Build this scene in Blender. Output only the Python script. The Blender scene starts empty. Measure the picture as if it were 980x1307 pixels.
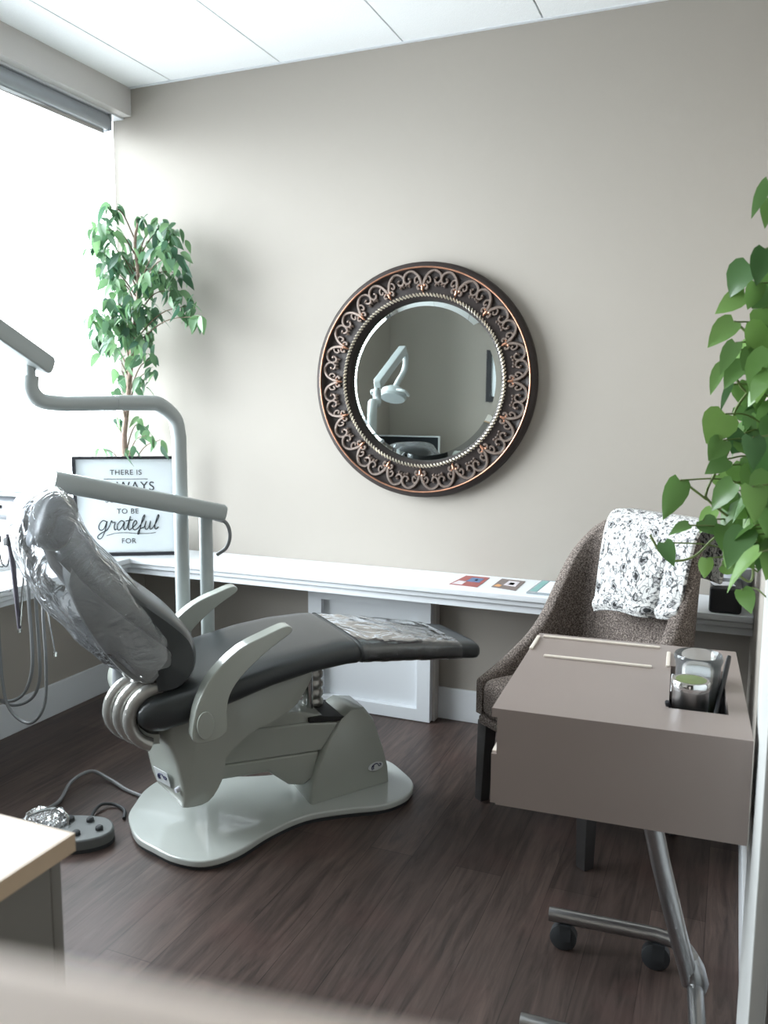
import bpy, bmesh, math, random
from mathutils import Vector, Matrix
SC = bpy.context.scene
COL = SC.collection
random.seed(7)
PI = math.pi

# ------------------------------------------------------------------ camera, sky, exposure
cd = bpy.data.cameras.new('camera')
cam = bpy.data.objects.new('camera', cd)
COL.objects.link(cam)
CR = ((0.92375506, 0.05577721, -0.37890036), (0.3829295, -0.11785719, 0.91622851), (0.00644854, -0.99146285, -0.13022991))
cam.matrix_world = Matrix(((CR[0][0], -CR[0][1], -CR[0][2], 0), (CR[1][0], -CR[1][1], -CR[1][2], 0),
                           (CR[2][0], -CR[2][1], -CR[2][2], 1.48), (0, 0, 0, 1)))
cd.sensor_fit = 'VERTICAL'
cd.sensor_height = 36.0
cd.sensor_width = 27.0
cd.lens = 1076.7069 / 1307 * 36.0
cd.clip_start = 0.01
cd.dof.use_dof = True
cd.dof.focus_distance = 2.7
cd.dof.aperture_fstop = 5.0
SC.camera = cam

SC.view_settings.view_transform = 'Standard'
SC.view_settings.look = 'None'
SC.view_settings.gamma = 1.0
SC.view_settings.use_curve_mapping = False
SC.view_settings.exposure = 0.0

SKY = 15.0
GLOW = 19.0
w = bpy.data.worlds.new('world')
SC.world = w
w.use_nodes = True
nt = w.node_tree
nt.nodes.clear()
wo = nt.nodes.new('ShaderNodeOutputWorld')
bg = nt.nodes.new('ShaderNodeBackground')
bg.inputs['Color'].default_value = (0.93, 0.97, 1.0, 1)
# overcast sky, brighter towards the hidden sun and dimmer below the horizon
tcw = nt.nodes.new('ShaderNodeTexCoord')
dt = nt.nodes.new('ShaderNodeVectorMath')
dt.operation = 'DOT_PRODUCT'
dt.inputs[1].default_value = Vector((-0.9, -0.36, 0.10)).normalized()
nt.links.new(tcw.outputs['Generated'], dt.inputs[0])
mxw = nt.nodes.new('ShaderNodeMath')
mxw.operation = 'MAXIMUM'
mxw.inputs[1].default_value = 0.0
nt.links.new(dt.outputs['Value'], mxw.inputs[0])
pw = nt.nodes.new('ShaderNodeMath')
pw.operation = 'POWER'
pw.inputs[1].default_value = 14.0
nt.links.new(mxw.outputs[0], pw.inputs[0])
lb = nt.nodes.new('ShaderNodeMath')
lb.operation = 'MULTIPLY_ADD'
lb.inputs[1].default_value = GLOW
lb.inputs[2].default_value = SKY
nt.links.new(pw.outputs[0], lb.inputs[0])
sx = nt.nodes.new('ShaderNodeSeparateXYZ')
nt.links.new(tcw.outputs['Generated'], sx.inputs[0])
mr = nt.nodes.new('ShaderNodeMapRange')
mr.inputs['From Min'].default_value = -0.12
mr.inputs['From Max'].default_value = 0.08
mr.inputs['To Min'].default_value = 0.5
mr.inputs['To Max'].default_value = 1.0
nt.links.new(sx.outputs['Z'], mr.inputs['Value'])
ml = nt.nodes.new('ShaderNodeMath')
ml.operation = 'MULTIPLY'
nt.links.new(lb.outputs[0], ml.inputs[0])
nt.links.new(mr.outputs[0], ml.inputs[1])
nt.links.new(ml.outputs[0], bg.inputs['Strength'])
nt.links.new(bg.outputs[0], wo.inputs[0])

pl = bpy.data.lights.new('window_portal', 'AREA')
pl.shape = 'RECTANGLE'
pl.size = 2.15
pl.size_y = 2.85
pl.cycles.is_portal = True
po = bpy.data.objects.new('window_portal', pl)
po.location = (-3.14, 2.15, 1.78)
po.rotation_euler = (0, -PI / 2, 0)
COL.objects.link(po)

# ------------------------------------------------------------------ materials
def lin(c):
    return tuple(x / 12.92 if x <= 0.04045 else ((x + 0.055) / 1.055) ** 2.4 for x in c)

def rgb(r, g, b):
    return lin((r / 255, g / 255, b / 255)) + (1,)

def newmat(name):
    m = bpy.data.materials.new(name)
    m.use_nodes = True
    return m, m.node_tree, m.node_tree.nodes['Principled BSDF']

def mat(name, col, rough=0.5, metal=0.0, noise=0.0, nscale=20, bump=0.0, bscale=200, spec=0.5, coat=0.0, sheen=0.0):
    m, t, p = newmat(name)
    p.inputs['Base Color'].default_value = col
    p.inputs['Roughness'].default_value = rough
    p.inputs['Metallic'].default_value = metal
    p.inputs['Specular IOR Level'].default_value = spec
    p.inputs['Coat Weight'].default_value = coat
    p.inputs['Sheen Weight'].default_value = sheen
    tc = t.nodes.new('ShaderNodeTexCoord')
    if noise:
        n = t.nodes.new('ShaderNodeTexNoise')
        n.inputs['Scale'].default_value = nscale
        n.inputs['Detail'].default_value = 5
        t.links.new(tc.outputs['Object'], n.inputs['Vector'])
        mx = t.nodes.new('ShaderNodeMix')
        mx.data_type = 'RGBA'
        mx.inputs[6].default_value = tuple(max(0, c * (1 - noise)) for c in col[:3]) + (1,)
        mx.inputs[7].default_value = tuple(min(1, c * (1 + noise)) for c in col[:3]) + (1,)
        t.links.new(n.outputs['Fac'], mx.inputs[0])
        t.links.new(mx.outputs[2], p.inputs['Base Color'])
    if bump:
        n2 = t.nodes.new('ShaderNodeTexNoise')
        n2.inputs['Scale'].default_value = bscale
        n2.inputs['Detail'].default_value = 4
        t.links.new(tc.outputs['Object'], n2.inputs['Vector'])
        b = t.nodes.new('ShaderNodeBump')
        b.inputs['Strength'].default_value = bump
        b.inputs['Distance'].default_value = 0.004
        t.links.new(n2.outputs['Fac'], b.inputs['Height'])
        t.links.new(b.outputs[0], p.inputs['Normal'])
    return m

def floor_mat():
    m, t, p = newmat('dark_wood_planks')
    tc = t.nodes.new('ShaderNodeTexCoord')
    mp = t.nodes.new('ShaderNodeMapping')
    mp.inputs['Rotation'].default_value = (0, 0, PI / 2)
    t.links.new(tc.outputs['Object'], mp.inputs[0])
    br = t.nodes.new('ShaderNodeTexBrick')
    br.offset = 0.37
    br.inputs['Scale'].default_value = 1.0
    br.inputs['Brick Width'].default_value = 1.22
    br.inputs['Row Height'].default_value = 0.15
    br.inputs['Mortar Size'].default_value = 0.0012
    br.inputs['Mortar Smooth'].default_value = 0.2
    br.inputs['Color1'].default_value = rgb(86, 75, 71)
    br.inputs['Color2'].default_value = rgb(66, 57, 54)
    br.inputs['Mortar'].default_value = rgb(48, 41, 40)
    br.inputs['Bias'].default_value = 0.0
    t.links.new(mp.outputs[0], br.inputs['Vector'])
    m2 = t.nodes.new('ShaderNodeMapping')
    m2.inputs['Scale'].default_value = (20, 1.7, 1)
    t.links.new(tc.outputs['Object'], m2.inputs[0])
    n = t.nodes.new('ShaderNodeTexNoise')
    n.inputs['Scale'].default_value = 1.6
    n.inputs['Detail'].default_value = 8
    n.inputs['Roughness'].default_value = 0.65
    n.inputs['Distortion'].default_value = 1.1
    t.links.new(m2.outputs[0], n.inputs['Vector'])
    cr = t.nodes.new('ShaderNodeValToRGB')
    cr.color_ramp.elements[0].position = 0.32
    cr.color_ramp.elements[0].color = (0.35, 0.33, 0.33, 1)
    cr.color_ramp.elements[1].position = 0.7
    cr.color_ramp.elements[1].color = (1.55, 1.42, 1.36, 1)
    t.links.new(n.outputs['Fac'], cr.inputs[0])
    mx = t.nodes.new('ShaderNodeMix')
    mx.data_type = 'RGBA'
    mx.blend_type = 'MULTIPLY'
    mx.inputs[0].default_value = 0.85
    t.links.new(br.outputs['Color'], mx.inputs[6])
    t.links.new(cr.outputs[0], mx.inputs[7])
    n3 = t.nodes.new('ShaderNodeTexNoise')
    n3.inputs['Scale'].default_value = 3.5
    n3.inputs['Detail'].default_value = 3
    t.links.new(tc.outputs['Object'], n3.inputs['Vector'])
    mx2 = t.nodes.new('ShaderNodeMix')
    mx2.data_type = 'RGBA'
    mx2.blend_type = 'MIX'
    mx2.inputs[7].default_value = rgb(92, 68, 64)
    cr3 = t.nodes.new('ShaderNodeValToRGB')
    cr3.color_ramp.elements[0].position = 0.52
    cr3.color_ramp.elements[1].position = 0.8
    cr3.color_ramp.elements[1].color = (0.5, 0.5, 0.5, 1)
    t.links.new(n3.outputs['Fac'], cr3.inputs[0])
    t.links.new(cr3.outputs[0], mx2.inputs[0])
    t.links.new(mx.outputs[2], mx2.inputs[6])
    t.links.new(mx2.outputs[2], p.inputs['Base Color'])
    p.inputs['Roughness'].default_value = 0.42
    p.inputs['Specular IOR Level'].default_value = 0.4
    b = t.nodes.new('ShaderNodeBump')
    b.inputs['Strength'].default_value = 0.15
    b.inputs['Distance'].default_value = 0.002
    t.links.new(n.outputs['Fac'], b.inputs['Height'])
    t.links.new(b.outputs[0], p.inputs['Normal'])
    return m

def tweed_mat():
    m, t, p = newmat('brown_tweed')
    tc = t.nodes.new('ShaderNodeTexCoord')
    n = t.nodes.new('ShaderNodeTexNoise')
    n.inputs['Scale'].default_value = 210
    n.inputs['Detail'].default_value = 2
    t.links.new(tc.outputs['Object'], n.inputs['Vector'])
    cr = t.nodes.new('ShaderNodeValToRGB')
    e = cr.color_ramp.elements
    e[0].position = 0.33
    e[0].color = rgb(64, 58, 55)
    e[1].position = 0.68
    e[1].color = rgb(148, 138, 131)
    x = e.new(0.5)
    x.color = rgb(104, 95, 90)
    t.links.new(n.outputs['Fac'], cr.inputs[0])
    t.links.new(cr.outputs[0], p.inputs['Base Color'])
    p.inputs['Roughness'].default_value = 0.95
    p.inputs['Specular IOR Level'].default_value = 0.15
    b = t.nodes.new('ShaderNodeBump')
    b.inputs['Strength'].default_value = 0.5
    b.inputs['Distance'].default_value = 0.003
    t.links.new(n.outputs['Fac'], b.inputs['Height'])
    t.links.new(b.outputs[0], p.inputs['Normal'])
    return m

def floral_mat():
    m, t, p = newmat('floral_print')
    tc = t.nodes.new('ShaderNodeTexCoord')
    nd = t.nodes.new('ShaderNodeTexNoise')
    nd.inputs['Scale'].default_value = 26
    nd.inputs['Detail'].default_value = 2
    t.links.new(tc.outputs['UV'], nd.inputs['Vector'])
    ad = t.nodes.new('ShaderNodeMix')
    ad.data_type = 'RGBA'
    ad.blend_type = 'LINEAR_LIGHT'
    ad.inputs[0].default_value = 0.022
    t.links.new(tc.outputs['UV'], ad.inputs[6])
    t.links.new(nd.outputs['Color'], ad.inputs[7])
    # flower heads: petals around voronoi cells
    v = t.nodes.new('ShaderNodeTexVoronoi')
    v.inputs['Scale'].default_value = 21
    v.feature = 'F1'
    t.links.new(ad.outputs[2], v.inputs['Vector'])
    r1 = t.nodes.new('ShaderNodeValToRGB')
    e = r1.color_ramp.elements
    e[0].position = 0.0
    e[0].color = (0.05, 0.055, 0.065, 1)
    e[1].position = 0.36
    e[1].color = (1, 1, 1, 1)
    for ps, cc in ((0.14, 0.05), (0.18, 0.6), (0.23, 0.7), (0.29, 0.12)):
        q = e.new(ps)
        q.color = (cc, cc, cc * 1.03, 1)
    t.links.new(v.outputs['Distance'], r1.inputs[0])
    # twining stems
    w1 = t.nodes.new('ShaderNodeTexVoronoi')
    w1.feature = 'DISTANCE_TO_EDGE'
    w1.inputs['Scale'].default_value = 44
    t.links.new(ad.outputs[2], w1.inputs['Vector'])
    r2 = t.nodes.new('ShaderNodeValToRGB')
    e = r2.color_ramp.elements
    e[0].position = 0.02
    e[0].color = (0.3, 0.31, 0.33, 1)
    e[1].position = 0.07
    e[1].color = (1, 1, 1, 1)
    t.links.new(w1.outputs['Distance'], r2.inputs[0])
    ns = t.nodes.new('ShaderNodeTexNoise')
    ns.inputs['Scale'].default_value = 70
    ns.inputs['Detail'].default_value = 1
    t.links.new(tc.outputs['UV'], ns.inputs['Vector'])
    r3 = t.nodes.new('ShaderNodeValToRGB')
    e = r3.color_ramp.elements
    e[0].position = 0.38
    e[0].color = (0.08, 0.085, 0.1, 1)
    e[1].position = 0.42
    e[1].color = (1, 1, 1, 1)
    t.links.new(ns.outputs['Fac'], r3.inputs[0])
    a = t.nodes.new('ShaderNodeMix')
    a.data_type = 'RGBA'
    a.blend_type = 'MULTIPLY'
    a.inputs[0].default_value = 0.9
    t.links.new(r1.outputs[0], a.inputs[6])
    t.links.new(r2.outputs[0], a.inputs[7])
    a2 = t.nodes.new('ShaderNodeMix')
    a2.data_type = 'RGBA'
    a2.blend_type = 'MULTIPLY'
    a2.inputs[0].default_value = 0.85
    t.links.new(a.outputs[2], a2.inputs[6])
    t.links.new(r3.outputs[0], a2.inputs[7])
    c = t.nodes.new('ShaderNodeMix')
    c.data_type = 'RGBA'
    c.blend_type = 'MULTIPLY'
    c.inputs[0].default_value = 1
    c.inputs[7].default_value = rgb(202, 202, 200)
    t.links.new(a2.outputs[2], c.inputs[6])
    t.links.new(c.outputs[2], p.inputs['Base Color'])
    p.inputs['Roughness'].default_value = 0.9
    return m

def leaf_mat(name, c0, c1, trans=0.35, rough=0.4):
    m, t, p = newmat(name)
    g = t.nodes.new('ShaderNodeNewGeometry')
    cr = t.nodes.new('ShaderNodeValToRGB')
    cr.color_ramp.elements[0].color = c0
    cr.color_ramp.elements[1].color = c1
    t.links.new(g.outputs['Random Per Island'], cr.inputs[0])
    t.links.new(cr.outputs[0], p.inputs['Base Color'])
    p.inputs['Roughness'].default_value = rough
    tr = t.nodes.new('ShaderNodeBsdfTranslucent')
    t.links.new(cr.outputs[0], tr.inputs['Color'])
    mx = t.nodes.new('ShaderNodeMixShader')
    mx.inputs[0].default_value = trans
    t.links.new(p.outputs[0], mx.inputs[1])
    t.links.new(tr.outputs[0], mx.inputs[2])
    t.links.new(mx.outputs[0], t.nodes['Material Output'].inputs[0])
    return m

def film_mat(name, milk=0.2, bump=0.6, bscale=14, rough=0.12, gloss=0.25, tint=(0.93, 0.95, 0.97, 1)):
    """thin clear plastic film: mostly see-through, a little milky, glossy wrinkles"""
    m, t, p = newmat(name)
    t.nodes.remove(p)
    tc = t.nodes.new('ShaderNodeTexCoord')
    mp = t.nodes.new('ShaderNodeMapping')
    mp.inputs['Scale'].default_value = (1.0, 1.0, 1.0)
    t.links.new(tc.outputs['Object'], mp.inputs[0])
    n = t.nodes.new('ShaderNodeTexNoise')
    n.inputs['Scale'].default_value = bscale
    n.inputs['Detail'].default_value = 3
    n.inputs['Distortion'].default_value = 1.8
    t.links.new(mp.outputs[0], n.inputs['Vector'])
    b = t.nodes.new('ShaderNodeBump')
    b.inputs['Strength'].default_value = bump
    b.inputs['Distance'].default_value = 0.03
    t.links.new(n.outputs['Fac'], b.inputs['Height'])
    tr = t.nodes.new('ShaderNodeBsdfTransparent')
    tr.inputs['Color'].default_value = tint
    df = t.nodes.new('ShaderNodeBsdfDiffuse')
    df.inputs['Color'].default_value = (0.86, 0.89, 0.92, 1)
    tl = t.nodes.new('ShaderNodeBsdfTranslucent')
    tl.inputs['Color'].default_value = (0.86, 0.89, 0.92, 1)
    gl = t.nodes.new('ShaderNodeBsdfGlossy')
    gl.inputs['Roughness'].default_value = rough
    for s in (df, gl):
        t.links.new(b.outputs[0], s.inputs['Normal'])
    m0 = t.nodes.new('ShaderNodeMixShader')
    m0.inputs[0].default_value = 0.35
    t.links.new(df.outputs[0], m0.inputs[1])
    t.links.new(tl.outputs[0], m0.inputs[2])
    m1 = t.nodes.new('ShaderNodeMixShader')
    m1.inputs[0].default_value = milk
    t.links.new(tr.outputs[0], m1.inputs[1])
    t.links.new(m0.outputs[0], m1.inputs[2])
    fr = t.nodes.new('ShaderNodeFresnel')
    fr.inputs['IOR'].default_value = 1.45
    t.links.new(b.outputs[0], fr.inputs['Normal'])
    ml = t.nodes.new('ShaderNodeMath')
    ml.operation = 'MULTIPLY'
    ml.inputs[1].default_value = gloss * 4
    ml.use_clamp = True
    t.links.new(fr.outputs[0], ml.inputs[0])
    m2 = t.nodes.new('ShaderNodeMixShader')
    t.links.new(ml.outputs[0], m2.inputs[0])
    t.links.new(m1.outputs[0], m2.inputs[1])
    t.links.new(gl.outputs[0], m2.inputs[2])
    t.links.new(m2.outputs[0], t.nodes['Material Output'].inputs[0])
    return m

def glass_mat(name, tint=(0.9, 0.95, 0.94, 1), rough=0.0, thin=False):
    m, t, p = newmat(name)
    if thin:
        t.nodes.remove(p)
        tr = t.nodes.new('ShaderNodeBsdfTransparent')
        tr.inputs['Color'].default_value = tint
        gl = t.nodes.new('ShaderNodeBsdfGlossy')
        gl.inputs['Roughness'].default_value = 0.02
        lw = t.nodes.new('ShaderNodeLayerWeight')
        lw.inputs['Blend'].default_value = 0.15
        mx = t.nodes.new('ShaderNodeMixShader')
        t.links.new(lw.outputs['Fresnel'], mx.inputs[0])
        t.links.new(tr.outputs[0], mx.inputs[1])
        t.links.new(gl.outputs[0], mx.inputs[2])
        t.links.new(mx.outputs[0], t.nodes['Material Output'].inputs[0])
        return m
    p.inputs['Base Color'].default_value = tint
    p.inputs['Transmission Weight'].default_value = 1
    p.inputs['Roughness'].default_value = rough
    p.inputs['IOR'].default_value = 1.45
    return m

M = {}
M['wall'] = mat('beige_wall_paint', rgb(161, 155, 147), 0.62, noise=0.015, nscale=3, bump=0.08, bscale=260, spec=0.35)
M['floor'] = floor_mat()
M['tile'] = mat('ceiling_tile', rgb(244, 247, 248), 0.9, noise=0.05, nscale=160, bump=0.3, bscale=220, spec=0.1)
M['grid'] = mat('ceiling_gap_shade', rgb(96, 98, 100), 0.9, spec=0.1)  # backing darkened so the tile seams show as narrow shadows
M['white'] = mat('white_paint', rgb(220, 224, 228), 0.35, noise=0.01, nscale=8)
M['base'] = mat('baseboard_paint', rgb(214, 217, 220), 0.4, noise=0.01, nscale=8)
M['header'] = mat('header_paint', rgb(196, 193, 190), 0.6, noise=0.01, nscale=8)
M['blind'] = mat('blind_metal', rgb(150, 155, 160), 0.35, 0.3, noise=0.03, nscale=20)
M['sash'] = mat('window_white', rgb(240, 242, 244), 0.4, noise=0.01)
M['pane'] = glass_mat('window_glass', (0.97, 0.99, 1, 1), thin=True)
M['shell'] = mat('chair_plastic', rgb(168, 173, 166), 0.22, noise=0.015, nscale=6, spec=0.5, coat=0.3)
M['bshell'] = mat('backrest_shell_grey', rgb(118, 121, 122), 0.35, noise=0.02, nscale=8)
M['gloss'] = mat('base_enamel', rgb(186, 191, 187), 0.12, noise=0.01, nscale=6, coat=0.5)
M['vinyl'] = mat('charcoal_vinyl', rgb(54, 58, 60), 0.3, noise=0.04, nscale=9, bump=0.04, bscale=320, spec=0.5)
M['rubber'] = mat('dark_rubber', rgb(52, 55, 58), 0.55, noise=0.05, nscale=30)
M['dkgap'] = mat('black_gap', rgb(30, 31, 32), 0.6, noise=0.03)
M['chrome'] = mat('chrome', rgb(205, 207, 208), 0.12, 1.0, noise=0.03, nscale=12)
M['steel'] = mat('brushed_steel', rgb(176, 177, 178), 0.3, 1.0, noise=0.08, nscale=60)
M['ringm'] = mat('silver_gaiter', rgb(178, 178, 174), 0.22, 0.6, noise=0.06, nscale=22, bump=0.5, bscale=60)
M['post'] = mat('grey_tube_paint', rgb(166, 173, 173), 0.3, noise=0.01, nscale=6, coat=0.2)
M['tray'] = mat('grey_tray_plastic', rgb(148, 152, 158), 0.3, noise=0.02, nscale=8, coat=0.2)
M['hose'] = mat('grey_hose', rgb(120, 122, 124), 0.4, noise=0.03)
M['dhose'] = mat('dark_hose', rgb(74, 70, 80), 0.45, noise=0.05)
M['cart'] = mat('taupe_laminate', rgb(146, 134, 129), 0.36, noise=0.015, nscale=12, spec=0.4)
M['cream'] = mat('cream_strip', rgb(226, 216, 205), 0.5, noise=0.02)
M['tweed'] = tweed_mat()
M['darkwood'] = mat('dark_leg_wood', rgb(52, 50, 50), 0.4, noise=0.2, nscale=20)
M['floral'] = floral_mat()
M['ficus'] = leaf_mat('ficus_leaf', rgb(62, 98, 80), rgb(122, 160, 112), 0.4)
M['pothos'] = leaf_mat('pothos_leaf', rgb(66, 104, 64), rgb(132, 172, 92), 0.35, 0.3)
M['bark'] = mat('pale_bark', rgb(158, 136, 124), 0.85, noise=0.35, nscale=60, bump=0.5, bscale=120)
M['twig'] = mat('twig', rgb(96, 82, 66), 0.8, noise=0.2, nscale=40)
M['vine'] = mat('vine_stem', rgb(112, 128, 74), 0.5, noise=0.25, nscale=30)
M['potw'] = mat('ceramic_pot', rgb(206, 203, 198), 0.35, noise=0.02)
M['soil'] = mat('potting_soil', rgb(60, 48, 40), 0.95, noise=0.4, nscale=90, bump=0.8, bscale=90)
M['moss'] = mat('moss_pole', rgb(88, 72, 54), 0.95, noise=0.4, nscale=60, bump=0.9, bscale=80)
M['bframe'] = mat('black_frame', rgb(38, 38, 44), 0.35, noise=0.05)
M['paper'] = mat('white_print', rgb(236, 244, 248), 0.5, noise=0.01)
M['ink'] = mat('black_ink', rgb(44, 52, 58), 0.6, noise=0.02)
M['bronze'] = mat('bronze_dark', rgb(44, 37, 35), 0.5, 0.0, noise=0.3, nscale=18, bump=0.15, bscale=90, spec=0.25)
M['scroll'] = mat('bronze_scroll', rgb(150, 136, 128), 0.28, 0.7, noise=0.3, nscale=40)
M['copper'] = mat('copper_edge', rgb(168, 122, 98), 0.34, 0.8, noise=0.3, nscale=30)
M['rope'] = mat('champagne_rope', rgb(205, 196, 180), 0.28, 0.8, noise=0.15, nscale=60)
M['mirror'] = mat('mirror_silver', rgb(212, 219, 217), 0.0, 1.0)
M['laminate'] = mat('counter_laminate', rgb(232, 228, 222), 0.35, noise=0.01)
M['edge'] = mat('maple_edge', rgb(190, 168, 142), 0.45, noise=0.08, nscale=40)
M['cabgrey'] = mat('cabinet_grey', rgb(118, 115, 110), 0.45, noise=0.02, nscale=10)
M['screen'] = mat('screen_black', rgb(34, 38, 42), 0.15, noise=0.02)
M['bezel'] = mat('silver_bezel', rgb(205, 210, 212), 0.35, noise=0.02)
M['pedal'] = mat('pedal_grey', rgb(104, 108, 108), 0.45, noise=0.05, nscale=40)
M['film'] = film_mat('clear_film', 0.25, 0.9, 9, 0.06, 0.34)
M['tfilm'] = film_mat('toe_film', 0.05, 0.6, 5, 0.04, 0.6)
M['bagf'] = film_mat('small_bag_film', 0.5, 0.9, 40, 0.1, 0.35)
M['glass'] = glass_mat('jar_glass', (0.93, 0.98, 0.97, 1))
M['jarthin'] = film_mat('jar_clear_glass', 0.14, 0.0, 5, 0.04, 0.3, (0.98, 1.0, 0.99, 1))
M['blackp'] = mat('black_plastic', rgb(30, 31, 36), 0.35, noise=0.05)
M['label'] = mat('white_label', rgb(220, 222, 232), 0.5, noise=0.02)
M['cardr'] = mat('card_red', rgb(150, 72, 70), 0.4, noise=0.15, nscale=40)
M['cardb'] = mat('card_blue', rgb(76, 108, 150), 0.4, noise=0.3, nscale=50)
M['cardg'] = mat('card_grey', rgb(112, 100, 98), 0.4, noise=0.25, nscale=40)
M['cardp'] = mat('card_pale', rgb(208, 202, 208), 0.4, noise=0.08, nscale=40)
M['cardo'] = mat('card_orange', rgb(206, 150, 96), 0.4, noise=0.1)
M['navy'] = mat('navy_ink', rgb(48, 50, 92), 0.5, noise=0.02)
M['clip'] = mat('clear_board', rgb(150, 160, 166), 0.2, noise=0.05, nscale=20)
M['teal'] = mat('teal_print', rgb(120, 170, 168), 0.4, noise=0.2, nscale=40)
M['sheet'] = mat('white_sheet', rgb(226, 229, 238), 0.6, noise=0.01)
M['green'] = mat('olive_green', rgb(108, 124, 74), 0.3, noise=0.1, nscale=40)
M['ledge'] = mat('pale_beige_standin', rgb(240, 224, 212), 0.6, noise=0.02, nscale=20)
M['cabw'] = mat('cabinet_white', rgb(206, 208, 206), 0.4, noise=0.01)
M['smoke'] = mat('smoked_glass', rgb(112, 110, 106), 0.12, noise=0.02, spec=0.7)
M['corr'] = mat('corridor_paint', rgb(150, 146, 140), 0.7, noise=0.01)
me_, te_, pe_ = newmat('fill_panel_glow')
pe_.inputs['Emission Color'].default_value = (1, 0.95, 0.88, 1)
pe_.inputs['Emission Strength'].default_value = 0.3
M['lamp'] = me_  # glow of the added fill panel in the corridor

# ------------------------------------------------------------------ mesh helpers
def catmull(pts, n=6, closed=False):
    P = [Vector(p) for p in pts]
    out = []
    N = len(P)
    rng = range(N) if closed else range(N - 1)
    for i in rng:
        if closed:
            a, b, c, d = P[(i - 1) % N], P[i], P[(i + 1) % N], P[(i + 2) % N]
        else:
            a = P[i - 1] if i > 0 else P[i] * 2 - P[i + 1]
            b, c = P[i], P[i + 1]
            d = P[i + 2] if i + 2 < N else P[i + 1] * 2 - P[i]
        for k in range(n):
            t = k / n
            out.append(0.5 * ((2 * b) + (c - a) * t + (2 * a - 5 * b + 4 * c - d) * t * t + (3 * b - a - 3 * c + d) * t ** 3))
    if not closed:
        out.append(P[-1].copy())
    return out

class MB:
    def __init__(s):
        s.bm = bmesh.new()
        s.bev = False

    def box(s, c, size, rot=None):
        r = bmesh.ops.create_cube(s.bm, size=1)
        mx = Matrix.Translation(Vector(c)) @ (rot.to_4x4() if rot else Matrix.Identity(4)) @ Matrix.Diagonal((*size, 1))
        bmesh.ops.transform(s.bm, matrix=mx, verts=r['verts'])
        return s

    def span(s, a, b):
        c = [(x + y) / 2 for x, y in zip(a, b)]
        return s.box(c, [abs(y - x) for x, y in zip(a, b)])

    def rings(s, rings, closed_ring=True, cap=True):
        vs = [[s.bm.verts.new(p) for p in r] for r in rings]
        n = len(vs[0])
        for a, b in zip(vs[:-1], vs[1:]):
            for i in range(n if closed_ring else n - 1):
                j = (i + 1) % n
                try:
                    s.bm.faces.new((a[i], a[j], b[j], b[i]))
                except ValueError:
                    pass
        if cap and closed_ring:
            for r in (vs[0], vs[-1]):
                try:
                    s.bm.faces.new(r)
                except ValueError:
                    pass
        return vs

    def tube(s, pts, r, seg=12, closed=False, cap=True):
        P = [Vector(p) for p in pts]
        N = len(P)
        R = r if isinstance(r, (list, tuple)) else [r] * N
        rings = []
        up = None
        for i in range(N):
            if closed:
                t = P[(i + 1) % N] - P[i - 1]
            else:
                t = P[min(i + 1, N - 1)] - P[max(i - 1, 0)]
            t.normalize()
            if up is None:
                up = Vector((0, 0, 1)) if abs(t.z) < 0.9 else Vector((1, 0, 0))
            u = up - t * up.dot(t)
            if u.length < 1e-6:
                u = t.orthogonal()
            u.normalize()
            v = t.cross(u)
            up = u
            rings.append([P[i] + (u * math.cos(2 * PI * k / seg) + v * math.sin(2 * PI * k / seg)) * R[i] for k in range(seg)])
        if closed:
            rings.append(rings[0])
            vs = [[s.bm.verts.new(p) for p in rr] for rr in rings[:-1]]
            vs.append(vs[0])
            for a, b in zip(vs[:-1], vs[1:]):
                for i in range(seg):
                    j = (i + 1) % seg
                    try:
                        s.bm.faces.new((a[i], a[j], b[j], b[i]))
                    except ValueError:
                        pass
        else:
            s.rings(rings, True, cap)
        return s

    def lathe(s, prof, c=(0, 0, 0), seg=32, mx=None, cap=True):
        rings = []
        for (r, z) in prof:
            rings.append([Vector((r * math.cos(2 * PI * k / seg), r * math.sin(2 * PI * k / seg), z)) for k in range(seg)])
        T = Matrix.Translation(Vector(c)) @ (mx.to_4x4() if mx else Matrix.Identity(4))
        s.rings([[T @ p for p in r] for r in rings], True, cap)
        return s

    def prism(s, out, h0, h1, T=None):
        """2D outline (x,y) extruded from z=h0 to h1, placed by T"""
        T = T or Matrix.Identity(4)
        a = [T @ Vector((p[0], p[1], h0)) for p in out]
        b = [T @ Vector((p[0], p[1], h1)) for p in out]
        s.rings([a, b])
        return s

    def poly(s, pts):
        s.bm.faces.new([s.bm.verts.new(p) for p in pts])
        return s

    def bevel(s, w, seg=3, ang=40):
        s.bev = True
        s.bm.normal_update()
        bmesh.ops.remove_doubles(s.bm, verts=s.bm.verts, dist=1e-5)
        bmesh.ops.recalc_face_normals(s.bm, faces=s.bm.faces)
        es = [e for e in s.bm.edges if len(e.link_faces) == 2 and e.calc_face_angle(0) > math.radians(ang)]
        bmesh.ops.bevel(s.bm, geom=es, offset=w, segments=seg, profile=0.5, affect='EDGES', clamp_overlap=True)
        return s

    def build(s, name, m, parent=None, sharp=40, fix=True, loc=None):
        if fix:
            bmesh.ops.recalc_face_normals(s.bm, faces=s.bm.faces)
        me = bpy.data.meshes.new(name)
        s.bm.to_mesh(me)
        s.bm.free()
        for p in me.polygons:
            p.use_smooth = True
        me.set_sharp_from_angle(angle=math.radians(sharp))
        mm = M[m] if isinstance(m, str) else m
        me.materials.append(mm)
        o = bpy.data.objects.new(name, me)
        COL.objects.link(o)
        if s.bev:
            wn = o.modifiers.new('normals', 'WEIGHTED_NORMAL')
            wn.keep_sharp = True
        if parent:
            o.parent = parent
        if loc is not None:
            o.location = loc
        return o

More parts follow.
